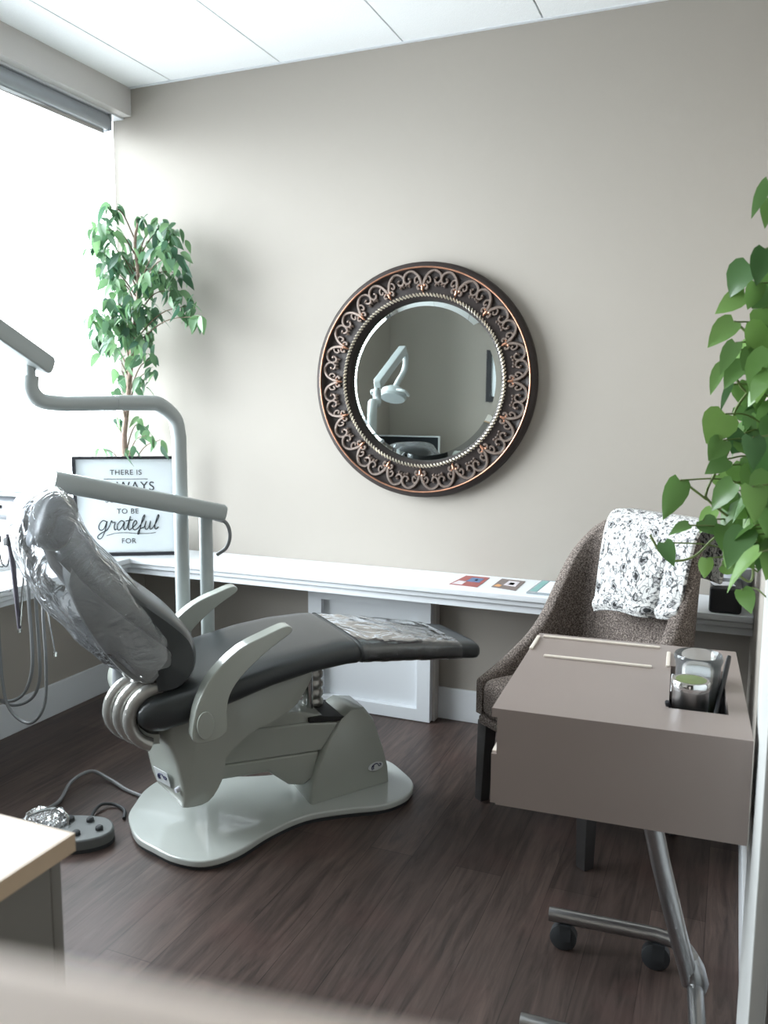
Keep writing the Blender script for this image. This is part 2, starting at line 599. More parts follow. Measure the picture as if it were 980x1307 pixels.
def thing(name, label, cat, loc=(0, 0, 0), rz=0.0, group=None):
    o = bpy.data.objects.new(name, None)
    o.empty_display_size = 0.05
    COL.objects.link(o)
    o.location = loc
    o.rotation_euler = (0, 0, rz)
    return tag(o, label, cat, group)

def tag(o, label, cat, group=None):
    o['label'] = label
    o['category'] = cat
    if group:
        o['group'] = group
    return o

def struct(o):
    o['kind'] = 'structure'
    return o

def subsurf(o, n=2):
    m = o.modifiers.new('subdivision', 'SUBSURF')
    m.levels = n
    m.render_levels = n
    return o

# frame-aligned matrices: outline (a, b) drawn in plane, extruded along third axis
XZ = Matrix(((1, 0, 0, 0), (0, 0, -1, 0), (0, 1, 0, 0), (0, 0, 0, 1)))   # (x,y,z)->(x,-z,y): outline in x/z, depth towards -y

# ------------------------------------------------------------------ the room
YB, XL, CZ = 3.647, -2.905, 3.03
XG = -3.02           # end of the back wall at the window frame
struct(MB().span((-3.1, -1.6, -0.06), (0.75, YB + 0.12, 0)).build('floor', 'floor'))
struct(MB().span((XG, YB, 0), (0.4, YB + 0.12, CZ + 0.1)).build('wall_back', 'wall'))
wl = MB()
wl.span((-3.1, 0.0, 0), (XL, YB, 0.655))                      # under the sill
wl.span((-3.1, 0.0, 0.655), (XL, 0.95, CZ + 0.1))             # pier beside the window
struct(wl.build('wall_left', 'wall'))
wf = MB()
wf.span((-3.1, 0.0, 0), (-0.62, 0.13, CZ + 0.1))
wf.span((-0.62, 0.0, 2.15), (0.75, 0.13, CZ + 0.1))
struct(wf.build('wall_front', 'wall'))
wr = MB()
wr.span((0.104, 1.98, 0), (0.4, YB, CZ + 0.1))
struct(wr.build('wall_right', 'wall'))
struct(MB().span((0.62, -1.6, 0), (0.75, 1.98, CZ + 0.1)).build('wall_side', 'wall'))
wc = MB()
wc.span((-1.3, -1.6, 0), (-1.2, 0.0, CZ + 0.1))
wc.span((-1.3, -1.72, 0), (0.75, -1.6, CZ + 0.1))
struct(wc.build('wall_corridor', 'corr'))
# ceiling: dark backing slab painting the seam shadows, and lay-in tiles
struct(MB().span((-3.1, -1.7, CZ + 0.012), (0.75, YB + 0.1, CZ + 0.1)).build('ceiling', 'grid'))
ct = MB()
xs = [-2.647 + 0.61 * k for k in range(-1, 7)]
ys = [YB - 1.22 * k for k in range(0, 5)]
for a, b in zip(xs[:-1], xs[1:]):
    for y1, y0 in zip(ys[:-1], ys[1:]):
        ct.span((max(a + 0.004, -3.1), y0 + 0.004, CZ), (min(b - 0.004, 0.75), y1 - 0.004, CZ + 0.014))
ceil_o = bpy.data.objects['ceiling']
ct.build('ceiling_tile', 'tile', ceil_o)
struct(MB().span((XL - 0.1, YB - 0.018, CZ - 0.004), (0.104, YB, CZ + 0.012)).build('trim_2', 'white'))
# bulkhead over the window
struct(MB().span((-3.12, 0.8, 2.895), (XL + 0.005, YB, CZ + 0.02)).bevel(0.003, 2).build('trim_1', 'header'))
struct(MB().span((-3.12, 0.8, 2.885), (-2.95, YB, 2.8955)).build('trim_3', 'white'))
# baseboards
bb = MB().span((XL, YB - 0.016, 0), (0.104, YB, 0.152)).bevel(0.004, 2)
struct(bb.build('baseboard_back', 'base'))
bb = MB().span((XL, 0.13, 0), (XL + 0.016, YB - 0.016, 0.152)).bevel(0.004, 2)
struct(bb.build('baseboard_left', 'base'))
bb = MB().span((0.088, 2.0, 0), (0.104, YB - 0.016, 0.152)).bevel(0.004, 2)
struct(bb.build('baseboard_right', 'base'))
# window
wroot = bpy.data.objects.new('window_1', None)
COL.objects.link(wroot)
struct(wroot)
wf = MB()
Y0, Y1, Z0, Z1 = 0.95, YB, 0.70, 2.89
wf.span((-3.12, Y0, Z0), (-3.06, Y0 + 0.05, Z1))
wf.span((-3.12, Y1 - 0.03, Z0), (-3.06, Y1, Z1))
wf.span((-3.12, Y0, Z0), (-3.06, Y1, Z0 + 0.03))
wf.span((-3.12, Y0, Z1 - 0.05), (-3.06, Y1, Z1))
wf.bevel(0.004, 2).build('window_frame', 'sash', wroot)
MB().span((-3.10, Y0 + 0.05, Z0 + 0.03), (-3.094, Y1 - 0.03, Z1 - 0.05)).build('pane', 'pane', wroot)

# ------------------------------------------------------------------ blind cassette under the bulkhead
t = thing('roller_blind', 'grey roller blind cassette rolled up along the window top', 'blind', (-2.985, 2.2, 2.84))
o_ = catmull([(-0.035, -0.01), (-0.03, 0.04), (0.02, 0.044), (0.035, 0.0), (0.02, -0.028), (-0.02, -0.03)], 4, True)
MB().prism([(p.x, p.y) for p in o_], -1.345, 1.345, Matrix(((1, 0, 0, 0), (0, 0, 1, 0), (0, 1, 0, 0), (0, 0, 0, 1)))).build('cassette', 'blind', t)
MB().span((-0.008, -1.33, -0.052), (0.008, 1.33, -0.022)).bevel(0.004, 2).build('bottom_bar', 'chrome', t)
for sy in (-1, 1):
    MB().span((-0.037, sy * 1.345, -0.035), (0.037, sy * 1.358, 0.046)).bevel(0.004, 2).build('end_cap', 'blind', t)

# ------------------------------------------------------------------ L-shaped white ledge
t = thing('window_ledge', 'long white ledge running under the window and along the mirror wall', 'shelf', (-2.9, 3.6, 0.66))
def ledge_piece():
    m = MB()
    L = (-3.06 + 2.9, 0.8 - 3.6)
    out = [(-0.165, -2.648), (0.165, -2.648), (0.165, -0.275), (3.003, -0.275), (3.003, 0.046), (-0.165, 0.046)]
    m.prism(out, 0.012, 0.04)
    m.bevel(0.005, 3)
    return m
ledge_piece().build('shelf_top', 'white', t)
m = MB()
out = [(-0.004, -2.648), (0.152, -2.648), (0.152, -0.262), (3.003, -0.262), (3.003, 0.046), (-0.004, 0.046)]
m.prism(out, -0.012, 0.0115)
m.bevel(0.006, 3)
m.build('moulding', 'white', t)
m = MB()
m.span((0.125, -0.25, -0.04), (3.003, -0.235, -0.0125))
m.span((0.11, -2.648, -0.04), (0.125, -0.235, -0.0125))
m.build('apron', 'white', t)

# ------------------------------------------------------------------ white panelled cabinet below the ledge
t = thing('ledge_cabinet', 'white cabinet with recessed panel door below the ledge', 'cabinet', (-1.545, 3.64, 0))
m = MB()
m.span((-0.30, -0.058, 0), (0.325, 0, 0.605)).bevel(0.002, 2).build('body', 'header', t)
m = MB()
for a, b in (((-0.315, -0.094, 0.004), (-0.245, -0.058, 0.612)), ((0.248, -0.094, 0.004), (0.312, -0.058, 0.612)),
             ((-0.245, -0.094, 0.537), (0.248, -0.058, 0.612)), ((-0.245, -0.094, 0.004), (0.248, -0.058, 0.060))):
    m.span(a, b)
m.build('door', 'white', t)
MB().span((-0.2455, -0.062, 0.0595), (0.2485, -0.0585, 0.5375)).build('recessed_panel', 'white', t)

# ------------------------------------------------------------------ round mirror
MR = thing('round_mirror', 'round wall mirror in an ornate dark bronze scrollwork frame', 'mirror', (-1.313, YB - 0.001, 1.569))
FACE = Matrix(((1, 0, 0), (0, 0, -1), (0, 1, 0)))   # lathe axis z -> -y (into the room)
m = MB()
m.lathe([(0.375, 0.004), (0.515, 0.0), (0.525, 0.02), (0.522, 0.046), (0.508, 0.058), (0.497, 0.058), (0.488, 0.040), (0.47, 0.034), (0.40, 0.034), (0.386, 0.038), (0.372, 0.036), (0.363, 0.024), (0.36, 0.004), (0.375, 0.004)], seg=128, mx=FACE, cap=False)
m.build('frame', 'bronze', MR, sharp=50)
m = MB()
m.tube([(0.4975 * math.cos(a), -0.0585, 0.4975 * math.sin(a)) for a in [2 * PI * k / 128 for k in range(128)]], 0.0038, 8, closed=True)
m.build('copper_rim', 'copper', MR)
m = MB()
NB = 150
for k in range(NB):
    a = 2 * PI * k / NB
    r0, r1 = 0.374, 0.388
    da = 0.018
    m.tube([(r0 * math.cos(a - da), -0.0385, r0 * math.sin(a - da)), (0.381 * math.cos(a), -0.044, 0.381 * math.sin(a)), (r1 * math.cos(a + da), -0.0385, r1 * math.sin(a + da))], [0.003, 0.0052, 0.003], 6)
m.build('rope_bead', 'rope', MR)
m = MB()
m.lathe([(0.0, 0.010), (0.335, 0.010), (0.361, 0.0055)], seg=96, mx=FACE)
m.build('mirror_glass', 'mirror', MR, sharp=2)

def scroll_motif():
    """one bay: fleur at angle 0 with two C-scrolls reaching to the bay middles; local x = tangent, z = radial from r=0.38"""
    m = MB()
    def P(tang, rad, h=0.040):
        a = PI / 2 - tang / 0.445
        r = 0.388 + rad
        return (r * math.cos(a), -h, r * math.sin(a))
    for s in (-1, 1):
        c = [(0.004, 0.026), (0.010, 0.055), (0.026, 0.083), (0.052, 0.099), (0.078, 0.088), (0.087, 0.066), (0.078, 0.048), (0.063, 0.049), (0.058, 0.062), (0.066, 0.070)]
        pts = catmull([(s * a, b, 0) for a, b in c], 5)
        n = len(pts)
        m.tube([P(p.x, p.y, 0.041) for p in pts], [0.0084 - 0.0038 * i / n for i in range(n)], 6)
        c = [(0.020, 0.074), (0.034, 0.066), (0.037, 0.05), (0.028, 0.043), (0.022, 0.052)]
        pts = catmull([(s * a, b, 0) for a, b in c], 4)
        m.tube([P(p.x, p.y, 0.041) for p in pts], 0.005, 6)
        c = [(0.003, 0.030), (0.016, 0.036), (0.025, 0.028), (0.021, 0.018), (0.014, 0.021)]
        pts = catmull([(s * a, b, 0) for a, b in c], 4)
        m.tube([P(p.x, p.y, 0.043) for p in pts], 0.0055, 6)
        for (a, b) in ((0.058, 0.062), (0.066, 0.036), (0.080, 0.040)):
            m.tube([P(s * a, b - 0.006, 0.038), P(s * a, b, 0.045), P(s * a, b + 0.006, 0.038)], [0.003, 0.0075, 0.003], 6)
    return m

def fleur_motif():
    m = MB()
    def P(tang, rad, h=0.040):
        a = PI / 2 - tang / 0.445
        r = 0.388 + rad
        return (r * math.cos(a), -h, r * math.sin(a))
    m.tube([P(0, 0.003, 0.037), P(0, 0.015, 0.045), P(0, 0.028, 0.046), P(0, 0.043, 0.038)], [0.001, 0.006, 0.0065, 0.002], 8)
    for s in (-1, 1):
        m.tube([P(s * 0.002, 0.022, 0.04), P(s * 0.012, 0.036, 0.046), P(s * 0.02, 0.03, 0.044)], [0.004, 0.005, 0.0028], 8)
    return m
sc0 = scroll_motif().build('scroll_ornament', 'scroll', MR)
fl0 = fleur_motif().build('fleur_ornament', 'copper', sc0)
for k in range(1, 16):
    c = sc0.copy()
    COL.objects.link(c)
    c.parent = MR
    c.rotation_euler = (0, k * 2 * PI / 16, 0)
    d = fl0.copy()
    COL.objects.link(d)
    d.parent = c

# ------------------------------------------------------------------ text helpers
def text_mesh(body, size, sx=1.0, extr=0.0008):
    cu = bpy.data.curves.new('text', 'FONT')
    cu.body = body
    cu.size = size
    cu.align_x = 'CENTER'
    cu.align_y = 'CENTER'
    cu.extrude = extr
    cu.space_character = 1.1
    o = bpy.data.objects.new('text', cu)
    COL.objects.link(o)
    dg = bpy.context.evaluated_depsgraph_get()
    dg.update()
    me = bpy.data.meshes.new_from_object(o.evaluated_get(dg))
    bpy.data.objects.remove(o)
    bpy.data.curves.remove(cu)
    return me

def add_text(mb, body, size, T):
    me = text_mesh(body, size)
    me.transform(T)
    mb.bm.from_mesh(me)
    bpy.data.meshes.remove(me)

# ------------------------------------------------------------------ framed sign in the window corner
SG = thing('framed_sign', 'white framed lettering print standing in the window corner of the ledge', 'sign', (-2.795, 3.38, 0.7005), math.radians(31))
W, H = 0.50, 0.50
m = MB()
for a, b in (((-W / 2, -0.016, 0), (W / 2, 0.012, 0.017)), ((-W / 2, -0.016, H - 0.014), (W / 2, 0.012, H)),
             ((-W / 2, -0.016, 0.017), (-W / 2 + 0.016, 0.012, H - 0.014)), ((W / 2 - 0.016, -0.016, 0.017), (W / 2, 0.012, H - 0.014))):
    m.span(a, b)
m.build('frame', 'bframe', SG)
MB().span((-W / 2 + 0.012, -0.004, 0.012), (W / 2 - 0.012, 0.008, H - 0.01)).build('print', 'paper', SG)
SX = 0.5 / 608
def sgn(px, py):     # position on the print from pixel positions in an enlarged image crop
    return ((px - 364) * SX, (680 - py) * 0.5 / 585)
TX = Matrix(((1, 0, 0, 0), (0, 0, -1, -0.0045), (0, 1, 0, 0), (0, 0, 0, 1)))
m = MB()
for body, px, py, size in (('THERE IS', 369, 190, 0.036), ('ALWAYS', 376, 272, 0.063), ('SOMETHING', 376, 352, 0.036), ('TO BE', 373, 418, 0.036), ('FOR', 374, 594, 0.036)):
    x, z = sgn(px, py)
    add_text(m, body, size, Matrix.Translation((x, 0, z)) @ TX)
for (xa, xb, py) in ((240, 497, 228), (262, 500, 313)):
    x0, z = sgn(xa, py)
    x1, z = sgn(xb, py)
    m.span((x0, -0.0056, z - 0.0013), (x1, -0.004, z + 0.0013))
# hand-drawn monoline script
def script(strokes, rad):
    for st in strokes:
        pts = catmull([(a, b, 0) for a, b in st], 5)
        q = []
        for p in pts:
            x, z = sgn(p.x, p.y)
            q.append((x, -0.0052, z))
        m.tube(q, rad, 6)
script([
    [(247, 478), (226, 470), (205, 490), (200, 515), (212, 528), (232, 515), (250, 474), (236, 530), (215, 572), (197, 578), (192, 564), (212, 545), (245, 528), (262, 505)],
    [(262, 505), (272, 480), (276, 472), (282, 484), (296, 482), (290, 508), (293, 526), (304, 522)],
    [(352, 482), (334, 472), (312, 492), (308, 518), (318, 528), (336, 510), (352, 480), (346, 512), (350, 527), (362, 520)],
    [(362, 520), (380, 470), (388, 446), (378, 490), (373, 518), (380, 528), (394, 518)],
    [(360, 474), (402, 468)],
    [(394, 518), (412, 502), (424, 484), (416, 472), (402, 492), (400, 518), (412, 528), (430, 518)],
    [(430, 518), (452, 490), (472, 452), (470, 440), (458, 462), (446, 510), (434, 552), (428, 548), (440, 525), (468, 512)],
    [(468, 512), (480, 476), (472, 508), (478, 526), (494, 514), (506, 476), (500, 510), (504, 526), (518, 516)],
    [(518, 516), (540, 484), (556, 450), (552, 440), (540, 470), (530, 510), (536, 525), (552, 512)],
], 0.0024)
script([[(244, 560), (300, 546), (360, 544), (430, 550), (500, 550), (536, 544)]], 0.0014)
m.build('lettering', 'ink', SG)

# ------------------------------------------------------------------ leaves
def leaf(mb, base, d, nrm, L, W, droop=0.3, fold=0.25, heart=False, n=5):
    d = Vector(d).normalized()
    nrm = Vector(nrm)
    side = d.cross(nrm)
    if side.length < 1e-4:
        side = d.orthogonal()
    side.normalize()
    nrm = side.cross(d).normalized()
    prof = ((0.0, 0.06), (0.12, 0.62), (0.3, 0.98), (0.52, 0.92), (0.76, 0.55), (1.0, 0.02)) if not heart else \
           ((-0.10, 0.55), (0.02, 0.88), (0.25, 1.0), (0.5, 0.86), (0.76, 0.48), (1.0, 0.02))
    rows = []
    for i, (t, wv) in enumerate(prof):
        tt = max(t, 0)
        mid = Vector(base) + d * (L * t) + Vector((0, 0, -1)) * (droop * L * tt * tt) + nrm * (0.05 * L * math.sin(PI * tt))
        if heart and i == 0:
            mid = Vector(base) + d * 0.0
        hw = W / 2 * wv
        e = nrm * (fold * hw)
        back = d * (L * t) - d * (L * tt) if heart and i == 0 else Vector((0, 0, 0))
        rows.append((mid + side * hw + e + back, mid, mid - side * hw + e + back))
    vs = [[mb.bm.verts.new(p) for p in r] for r in rows]
    for a, b in zip(vs[:-1], vs[1:]):
        for i in (0, 1):
            mb.bm.faces.new((a[i], a[i + 1], b[i + 1], b[i]))

# ------------------------------------------------------------------ ficus tree
FB = Vector((-2.835, 3.505, 0.7005))
FT = thing('ficus_tree', 'slender leafy ficus tree standing behind the framed print in the corner', 'plant', FB)
m = MB()
m.lathe([(0.0, 0.0), (0.062, 0.0), (0.085, 0.13), (0.092, 0.13), (0.092, 0.15), (0.080, 0.15), (0.078, 0.125), (0.0, 0.125)], seg=32)
m.build('pot', 'potw', FT)
MB().lathe([(0.0, 0.126), (0.06, 0.132), (0.0775, 0.126)], seg=24).build('soil', 'soil', FT)
TRK = [(-2.84, 0.80), (-2.845, 1.0), (-2.873, 1.21), (-2.85, 1.401), (-2.818, 1.597), (-2.791, 1.789), (-2.761, 1.94), (-2.75, 2.09), (-2.763, 2.24), (-2.741, 2.331)]
def trunk_at(z):
    for (x0, z0), (x1, z1) in zip(TRK[:-1], TRK[1:]):
        if z <= z1:
            f = max(0, (z - z0) / (z1 - z0))
            return Vector((x0 + (x1 - x0) * f, 3.47, z))
    return Vector((TRK[-1][0], 3.47, TRK[-1][1]))
m = MB()
tp = catmull([(x - FB.x, -0.035 if z > 1 else -0.005, z - FB.z) for x, z in TRK], 4)
m.tube(tp, [0.0165 - 0.011 * i / len(tp) for i in range(len(tp))], 10)
tp2 = catmull([(-2.855 - FB.x + 0.03, 0.0, 0.1), (-2.87 - FB.x, -0.02, 0.55), (-2.83 - FB.x, -0.03, 0.95), (-2.79 - FB.x, -0.05, 1.2)], 5)
m.tube(tp2, 0.006, 8)
m.build('trunk', 'bark', FT)
FIC = [(-2.882, 2.413, 0.043), (-2.912, 2.306, 0.059), (-3.02, 2.227, 0.037), (-2.904, 2.215, 0.064), (-2.856, 2.132, 0.048), (-2.941, 2.107, 0.037), (-2.841, 2.031, 0.059), (-2.765, 2.177, 0.069), (-2.611, 2.295, 0.064), (-2.527, 2.279, 0.053), (-2.566, 2.205, 0.064), (-2.519, 2.153, 0.037), (-2.642, 2.111, 0.064), (-2.497, 2.084, 0.043), (-2.683, 2.024, 0.069), (-2.524, 1.998, 0.043), (-2.43, 1.926, 0.048), (-2.372, 1.875, 0.027), (-2.65, 1.904, 0.053), (-2.736, 1.937, 0.053), (-2.879, 1.891, 0.064), (-2.984, 1.884, 0.053), (-3.06, 1.773, 0.037), (-2.963, 1.78, 0.064), (-2.857, 1.798, 0.064), (-2.754, 1.816, 0.064), (-2.679, 1.794, 0.048), (-2.658, 1.683, 0.048), (-2.747, 1.674, 0.053), (-2.852, 1.623, 0.032), (-2.868, 1.54, 0.037), (-2.738, 1.561, 0.043), (-2.673, 1.622, 0.032), (-2.733, 1.375, 0.048), (-2.71, 1.303, 0.037), (-2.621, 1.284, 0.021), (-2.888, 1.394, 0.027), (-2.842, 1.236, 0.027), (-2.789, 1.243, 0.027), (-2.72, 2.351, 0.016), (-2.989, 1.222, 0.027), (-2.915, 1.969, 0.016)]  # cluster centres and radii converted from image pixels at one fixed depth
lf, br = MB(), MB()
rf = random.Random(11)
for (x, z, r) in FIC:
    y = 3.44 + rf.uniform(-0.09, 0.07)
    f = (y - 0) / 3.44
    c = Vector((x * f if x * f > -3.03 else -3.03, y, 1.48 + (z - 1.48) * f))
    s = trunk_at(min(2.32, c.z - 0.10 - 0.1 * rf.random()))
    mid = (s + c) / 2 + Vector((0, 0, 0.05))
    pts = catmull([s - FB, mid - FB, c - FB], 5)
    br.tube(pts, [0.004 - 0.0025 * i / len(pts) for i in range(len(pts))], 5)
    n = max(4, int(r * r * 4800) + 4)
    if z < 1.72:
        n = max(3, int(n * 0.55))
    for k in range(n):
        off = Vector((rf.gauss(0, 0.55), rf.gauss(0, 0.6), rf.gauss(0, 0.55))) * r
        b = c + off
        b.y = min(b.y, YB - 0.05)
        b.x = max(b.x, -3.03)
        a = rf.uniform(0, 2 * PI)
        d = Vector((math.cos(a) * 0.7, math.sin(a) * 0.6, -0.25 - rf.random() * 1.1))
        nv = Vector((rf.gauss(0, 0.6), rf.gauss(-0.3, 0.6), 0.8))
        L = rf.uniform(0.050, 0.084)
        if b.y + L > YB - 0.01 and d.y > 0:
            d.y = -d.y
        if b.x - L < -3.08 and d.x < 0:
            d.x = -d.x
        leaf(lf, b - FB, d, nv, L, L * rf.uniform(0.46, 0.58), 0.25, 0.2)
br.build('branches', 'twig', FT)
lf.build('foliage', 'ficus', FT, fix=False, sharp=180)

# ------------------------------------------------------------------ dental chair  (local x = towards the feet, y = far side, z up)
CH = thing('dental_chair', 'grey reclined dental chair with charcoal upholstery on a kidney shaped base', 'dental chair', (-1.5, 2.55, 0), math.radians(48))
half = [(-0.495, 0.0), (-0.488, 0.09), (-0.452, 0.17), (-0.40, 0.262), (-0.32, 0.325), (-0.21, 0.312), (-0.07, 0.232), (0.075, 0.182), (0.22, 0.195), (0.36, 0.224), (0.47, 0.192), (0.535, 0.11), (0.545, 0.0)]
full = half + [(x, -y) for x, y in reversed(half[1:-1])]
out = [(p.x, p.y) for p in catmull([(a, b, 0) for a, b in full], 5, True)]
MB().prism(out, 0.012, 0.036).bevel(0.006, 3).build('base_plate', 'gloss', CH)
MB().prism([(a * 0.985, b * 0.975) for a, b in out], 0.0, 0.0125).build('base_skirt', 'rubber', CH)
def side_prism(prof, w0, w1, bev=0.01, seg=3, n=0, ang=40):
    """profile in (s, z) extruded across the chair from w0 to w1 (w>0 is the near side, local y=-w)"""
    pr = [(p.x, p.y) for p in catmull([(a, b, 0) for a, b in prof], n, True)] if n else prof
    m = MB()
    m.prism(pr, w0, w1, XZ)
    if bev:
        m.bevel(bev, seg, ang)
    return m
# pedestal: wide at its back, narrow at the toe
prof = [(0.115, 0.037), (0.118, 0.09), (0.145, 0.17), (0.19, 0.26), (0.245, 0.335), (0.285, 0.36), (0.345, 0.352), (0.385, 0.30), (0.425, 0.19), (0.45, 0.10), (0.455, 0.037)]
m = MB()
rings = []
for w_ in (-1, -0.96, -0.8, 0.8, 0.96, 1):
    k = 1.0 if abs(w_) < 0.9 else (0.985 if abs(w_) < 0.98 else 0.95)
    cx, cz = 0.29, 0.037
    rings.append([(cx + (s - cx) * k, -w_ * (0.118 - 0.055 * max(0, (s - 0.14)) / 0.32), cz + (z - cz) * k) for s, z in prof])
m.rings(rings)
m.build('pedestal', 'shell', CH, sharp=50)
# lift arm between pedestal and seat
side_prism([(-0.20, 0.235), (0.17, 0.222), (0.235, 0.318), (0.12, 0.335), (-0.12, 0.345), (-0.25, 0.33)], -0.092, 0.092, 0.008).build('lift_arm', 'shell', CH)
side_prism([(-0.21, 0.178), (-0.03, 0.174), (0.045, 0.112), (0.10, 0.098), (0.14, 0.12), (0.165, 0.221), (-0.2, 0.234)], -0.085, 0.085, 0.012).build('lower_cover', 'shell', CH)
side_prism([(-0.10, 0.336), (0.23, 0.319), (0.255, 0.325), (0.10, 0.375), (0.02, 0.385), (-0.06, 0.365)], -0.086, 0.080, 0.015).build('upper_cover', 'shell', CH)
side_prism([(0.12, 0.352), (0.165, 0.352), (0.26, 0.338), (0.24, 0.325), (0.12, 0.335)], -0.10, 0.094, 0.003).build('pedestal_gasket', 'dkgap', CH)
# seat frame housing
prof = [(-0.455, 0.40), (-0.43, 0.30), (-0.41, 0.20), (-0.385, 0.168), (-0.34, 0.150), (-0.27, 0.158), (-0.225, 0.22), (-0.20, 0.31), (-0.12, 0.375), (0.02, 0.43), (0.08, 0.50), (0.10, 0.56), (0.0, 0.575), (-0.22, 0.50), (-0.33, 0.455), (-0.43, 0.47)]
prof = [(p.x, p.y) for p in catmull([(a, b, 0) for a, b in prof], 3, True)]
m = MB()
rings = []
for w_ in (-0.187, -0.184, -0.172, -0.03, 0.03, 0.172, 0.184, 0.187):      # boat-shaped tail: the rear corners are cut back
    k = 1.0 if abs(w_) < 0.18 else (0.985 if abs(w_) < 0.186 else 0.955)
    sh = 0.062 * max(0, abs(w_) - 0.03) / 0.155
    rings.append([(-0.2 + (s_ + 0.2 + sh * min(1, max(0, (-0.355 - s_) / 0.06))) * k, -w_, 0.35 + (z_ - 0.35) * k) for s_, z_ in prof])
m.rings(rings)
m.build('seat_frame', 'shell', CH, sharp=38)
# seat upholstery
def loft_pad(stations, seg=20, pw=3.2):
    """stations: (s, z_mid, half_thickness, half_width, tilt) -> rounded section loft along the chair"""
    m = MB()
    rings = []
    for (s, z, ht, hw, tl) in stations:
        ring = []
        for k in range(seg):
            a = 2 * PI * k / seg
            ca, sa = math.cos(a), math.sin(a)
            y = hw * math.copysign(abs(ca) ** (2 / (pw * 2.2)), ca)
            zz = ht * math.copysign(abs(sa) ** (2 / pw), sa)
            ring.append((s - math.sin(tl) * zz, y, z + math.cos(tl) * zz))
        rings.append(ring)
    m.rings(rings)
    return m
def interp(st, n):
    res = []
    for i in range(len(st) - 1):
        for k in range(n):
            f = k / n
            res.append(tuple(a + (b - a) * f for a, b in zip(st[i], st[i + 1])))
    res.append(st[-1])
    return res
seat = [(-0.500, 0.508, 0.012, 0.245, 0), (-0.496, 0.508, 0.030, 0.258, 0), (-0.482, 0.508, 0.048, 0.268, 0), (-0.458, 0.509, 0.062, 0.275, 0), (-0.42, 0.512, 0.070, 0.280, 0), (-0.34, 0.525, 0.069, 0.282, -0.1),
        (-0.22, 0.553, 0.055, 0.282, -0.12), (-0.06, 0.592, 0.05, 0.28, -0.2), (0.07, 0.612, 0.045, 0.272, -0.08), (0.2, 0.619, 0.043, 0.262, 0.02), (0.24, 0.617, 0.043, 0.258, 0.06), (0.252, 0.616, 0.038, 0.252, 0.08)]
loft_pad(interp(seat, 3), 28).build('seat', 'vinyl', CH, sharp=180)
leg = [(0.25, 0.616, 0.035, 0.25, 0.08), (0.258, 0.615, 0.041, 0.253, 0.08), (0.40, 0.596, 0.039, 0.232, 0.14), (0.58, 0.568, 0.037, 0.20, 0.15), (0.70, 0.548, 0.036, 0.176, 0.15), (0.755, 0.540, 0.037, 0.170, 0.1), (0.778, 0.537, 0.035, 0.166, 0), (0.790, 0.535, 0.026, 0.158, 0), (0.796, 0.534, 0.010, 0.148, 0)]
loft_pad(interp(leg, 3), 28).build('leg_rest', 'vinyl', CH, sharp=180)
cov = [(0.262, 0.6155, 0.0425, 0.2555, 0.08), (0.40, 0.597, 0.0415, 0.236, 0.14), (0.58, 0.569, 0.040, 0.204, 0.15), (0.70, 0.549, 0.039, 0.180, 0.15)]
rr = interp(cov, 8)
rj = random.Random(3)
rr = [(a, b, c + rj.uniform(0, 0.0035), d + rj.uniform(0, 0.003), e) for a, b, c, d, e in rr]
m = loft_pad(rr, 36)
bmesh.ops.delete(m.bm, geom=[f for f in m.bm.faces if len(f.verts) > 4], context='FACES')
m.build('toe_cover', 'tfilm', CH, sharp=180)
# backrest: grey shell between the bands of a charcoal pad
front = [(-0.43, 0.560), (-0.365, 0.572), (-0.315, 0.615), (-0.298, 0.68), (-0.315, 0.745), (-0.37, 0.805), (-0.44, 0.865), (-0.51, 0.93), (-0.575, 1.0), (-0.625, 1.06)]
def offset(path, d):
    P = [Vector((a, b, 0)) for a, b in path]
    res = []
    for i in range(len(P)):
        t_ = (P[min(i + 1, len(P) - 1)] - P[max(i - 1, 0)]).normalized()
        n_ = Vector((-t_.y, t_.x, 0))
        res.append(P[i] + n_ * d)
    return [(p.x, p.y) for p in res]
fp = [(p.x, p.y) for p in catmull([(a, b, 0) for a, b in front], 4)]
inner = offset(fp, 0.098)
def hw_at(z):
    f = min(1, max(0, (z - 0.6) / 0.46))
    return 0.262 - 0.07 * f ** 1.6
m = MB()
rings = []
NW = 14
for i, ((a, b), (c, d)) in enumerate(zip(fp, inner)):
    hw = hw_at(b)
    if i in (0, len(fp) - 1):
        hw *= 0.97
    ring = []
    ring += [(a + (c - a) * 0.12, -hw, b + (d - b) * 0.12)] if False else []
    for k in range(NW + 1):
        f = k / NW * 2 - 1
        ff = math.copysign(1 - (1 - abs(f)) ** 1.6, f) if abs(f) > 0 else 0
        q = abs(ff) ** 6 * 0.25
        ring.append((a + (c - a) * q, -hw * ff, b + (d - b) * q))
    for k in range(NW + 1):
        f = 1 - k / NW * 2
        q = 1 - abs(f) ** 6 * 0.04
        ring.append((a + (c - a) * q, -hw * f, b + (d - b) * q))
    rings.append(ring)
m.rings(rings)
m.build('backrest', 'vinyl', CH, sharp=60)
inner2 = offset(fp, 0.085)
shell = inner2[2:-3] + [(p.x, p.y) for p in catmull([(-0.668, 0.985, 0), (-0.678, 0.93, 0), (-0.655, 0.85, 0), (-0.605, 0.75, 0), (-0.555, 0.678, 0), (-0.515, 0.635, 0), (-0.478, 0.615, 0), (-0.445, 0.612, 0)], 4)]
m = MB()
rings = []
for w_ in (-1, -0.97, -0.86, 0.86, 0.97, 1):
    k = 1.0 if abs(w_) < 0.9 else (0.985 if abs(w_) < 0.98 else 0.94)
    cx = sum(p[0] for p in shell) / len(shell)
    cz = sum(p[1] for p in shell) / len(shell)
    rings.append([(cx + (s - cx) * k, -w_ * (hw_at(z) - 0.003), cz + (z - cz) * k) for s, z in shell])
m.rings(rings)
m.build('backrest_shell', 'bshell', CH, sharp=50)
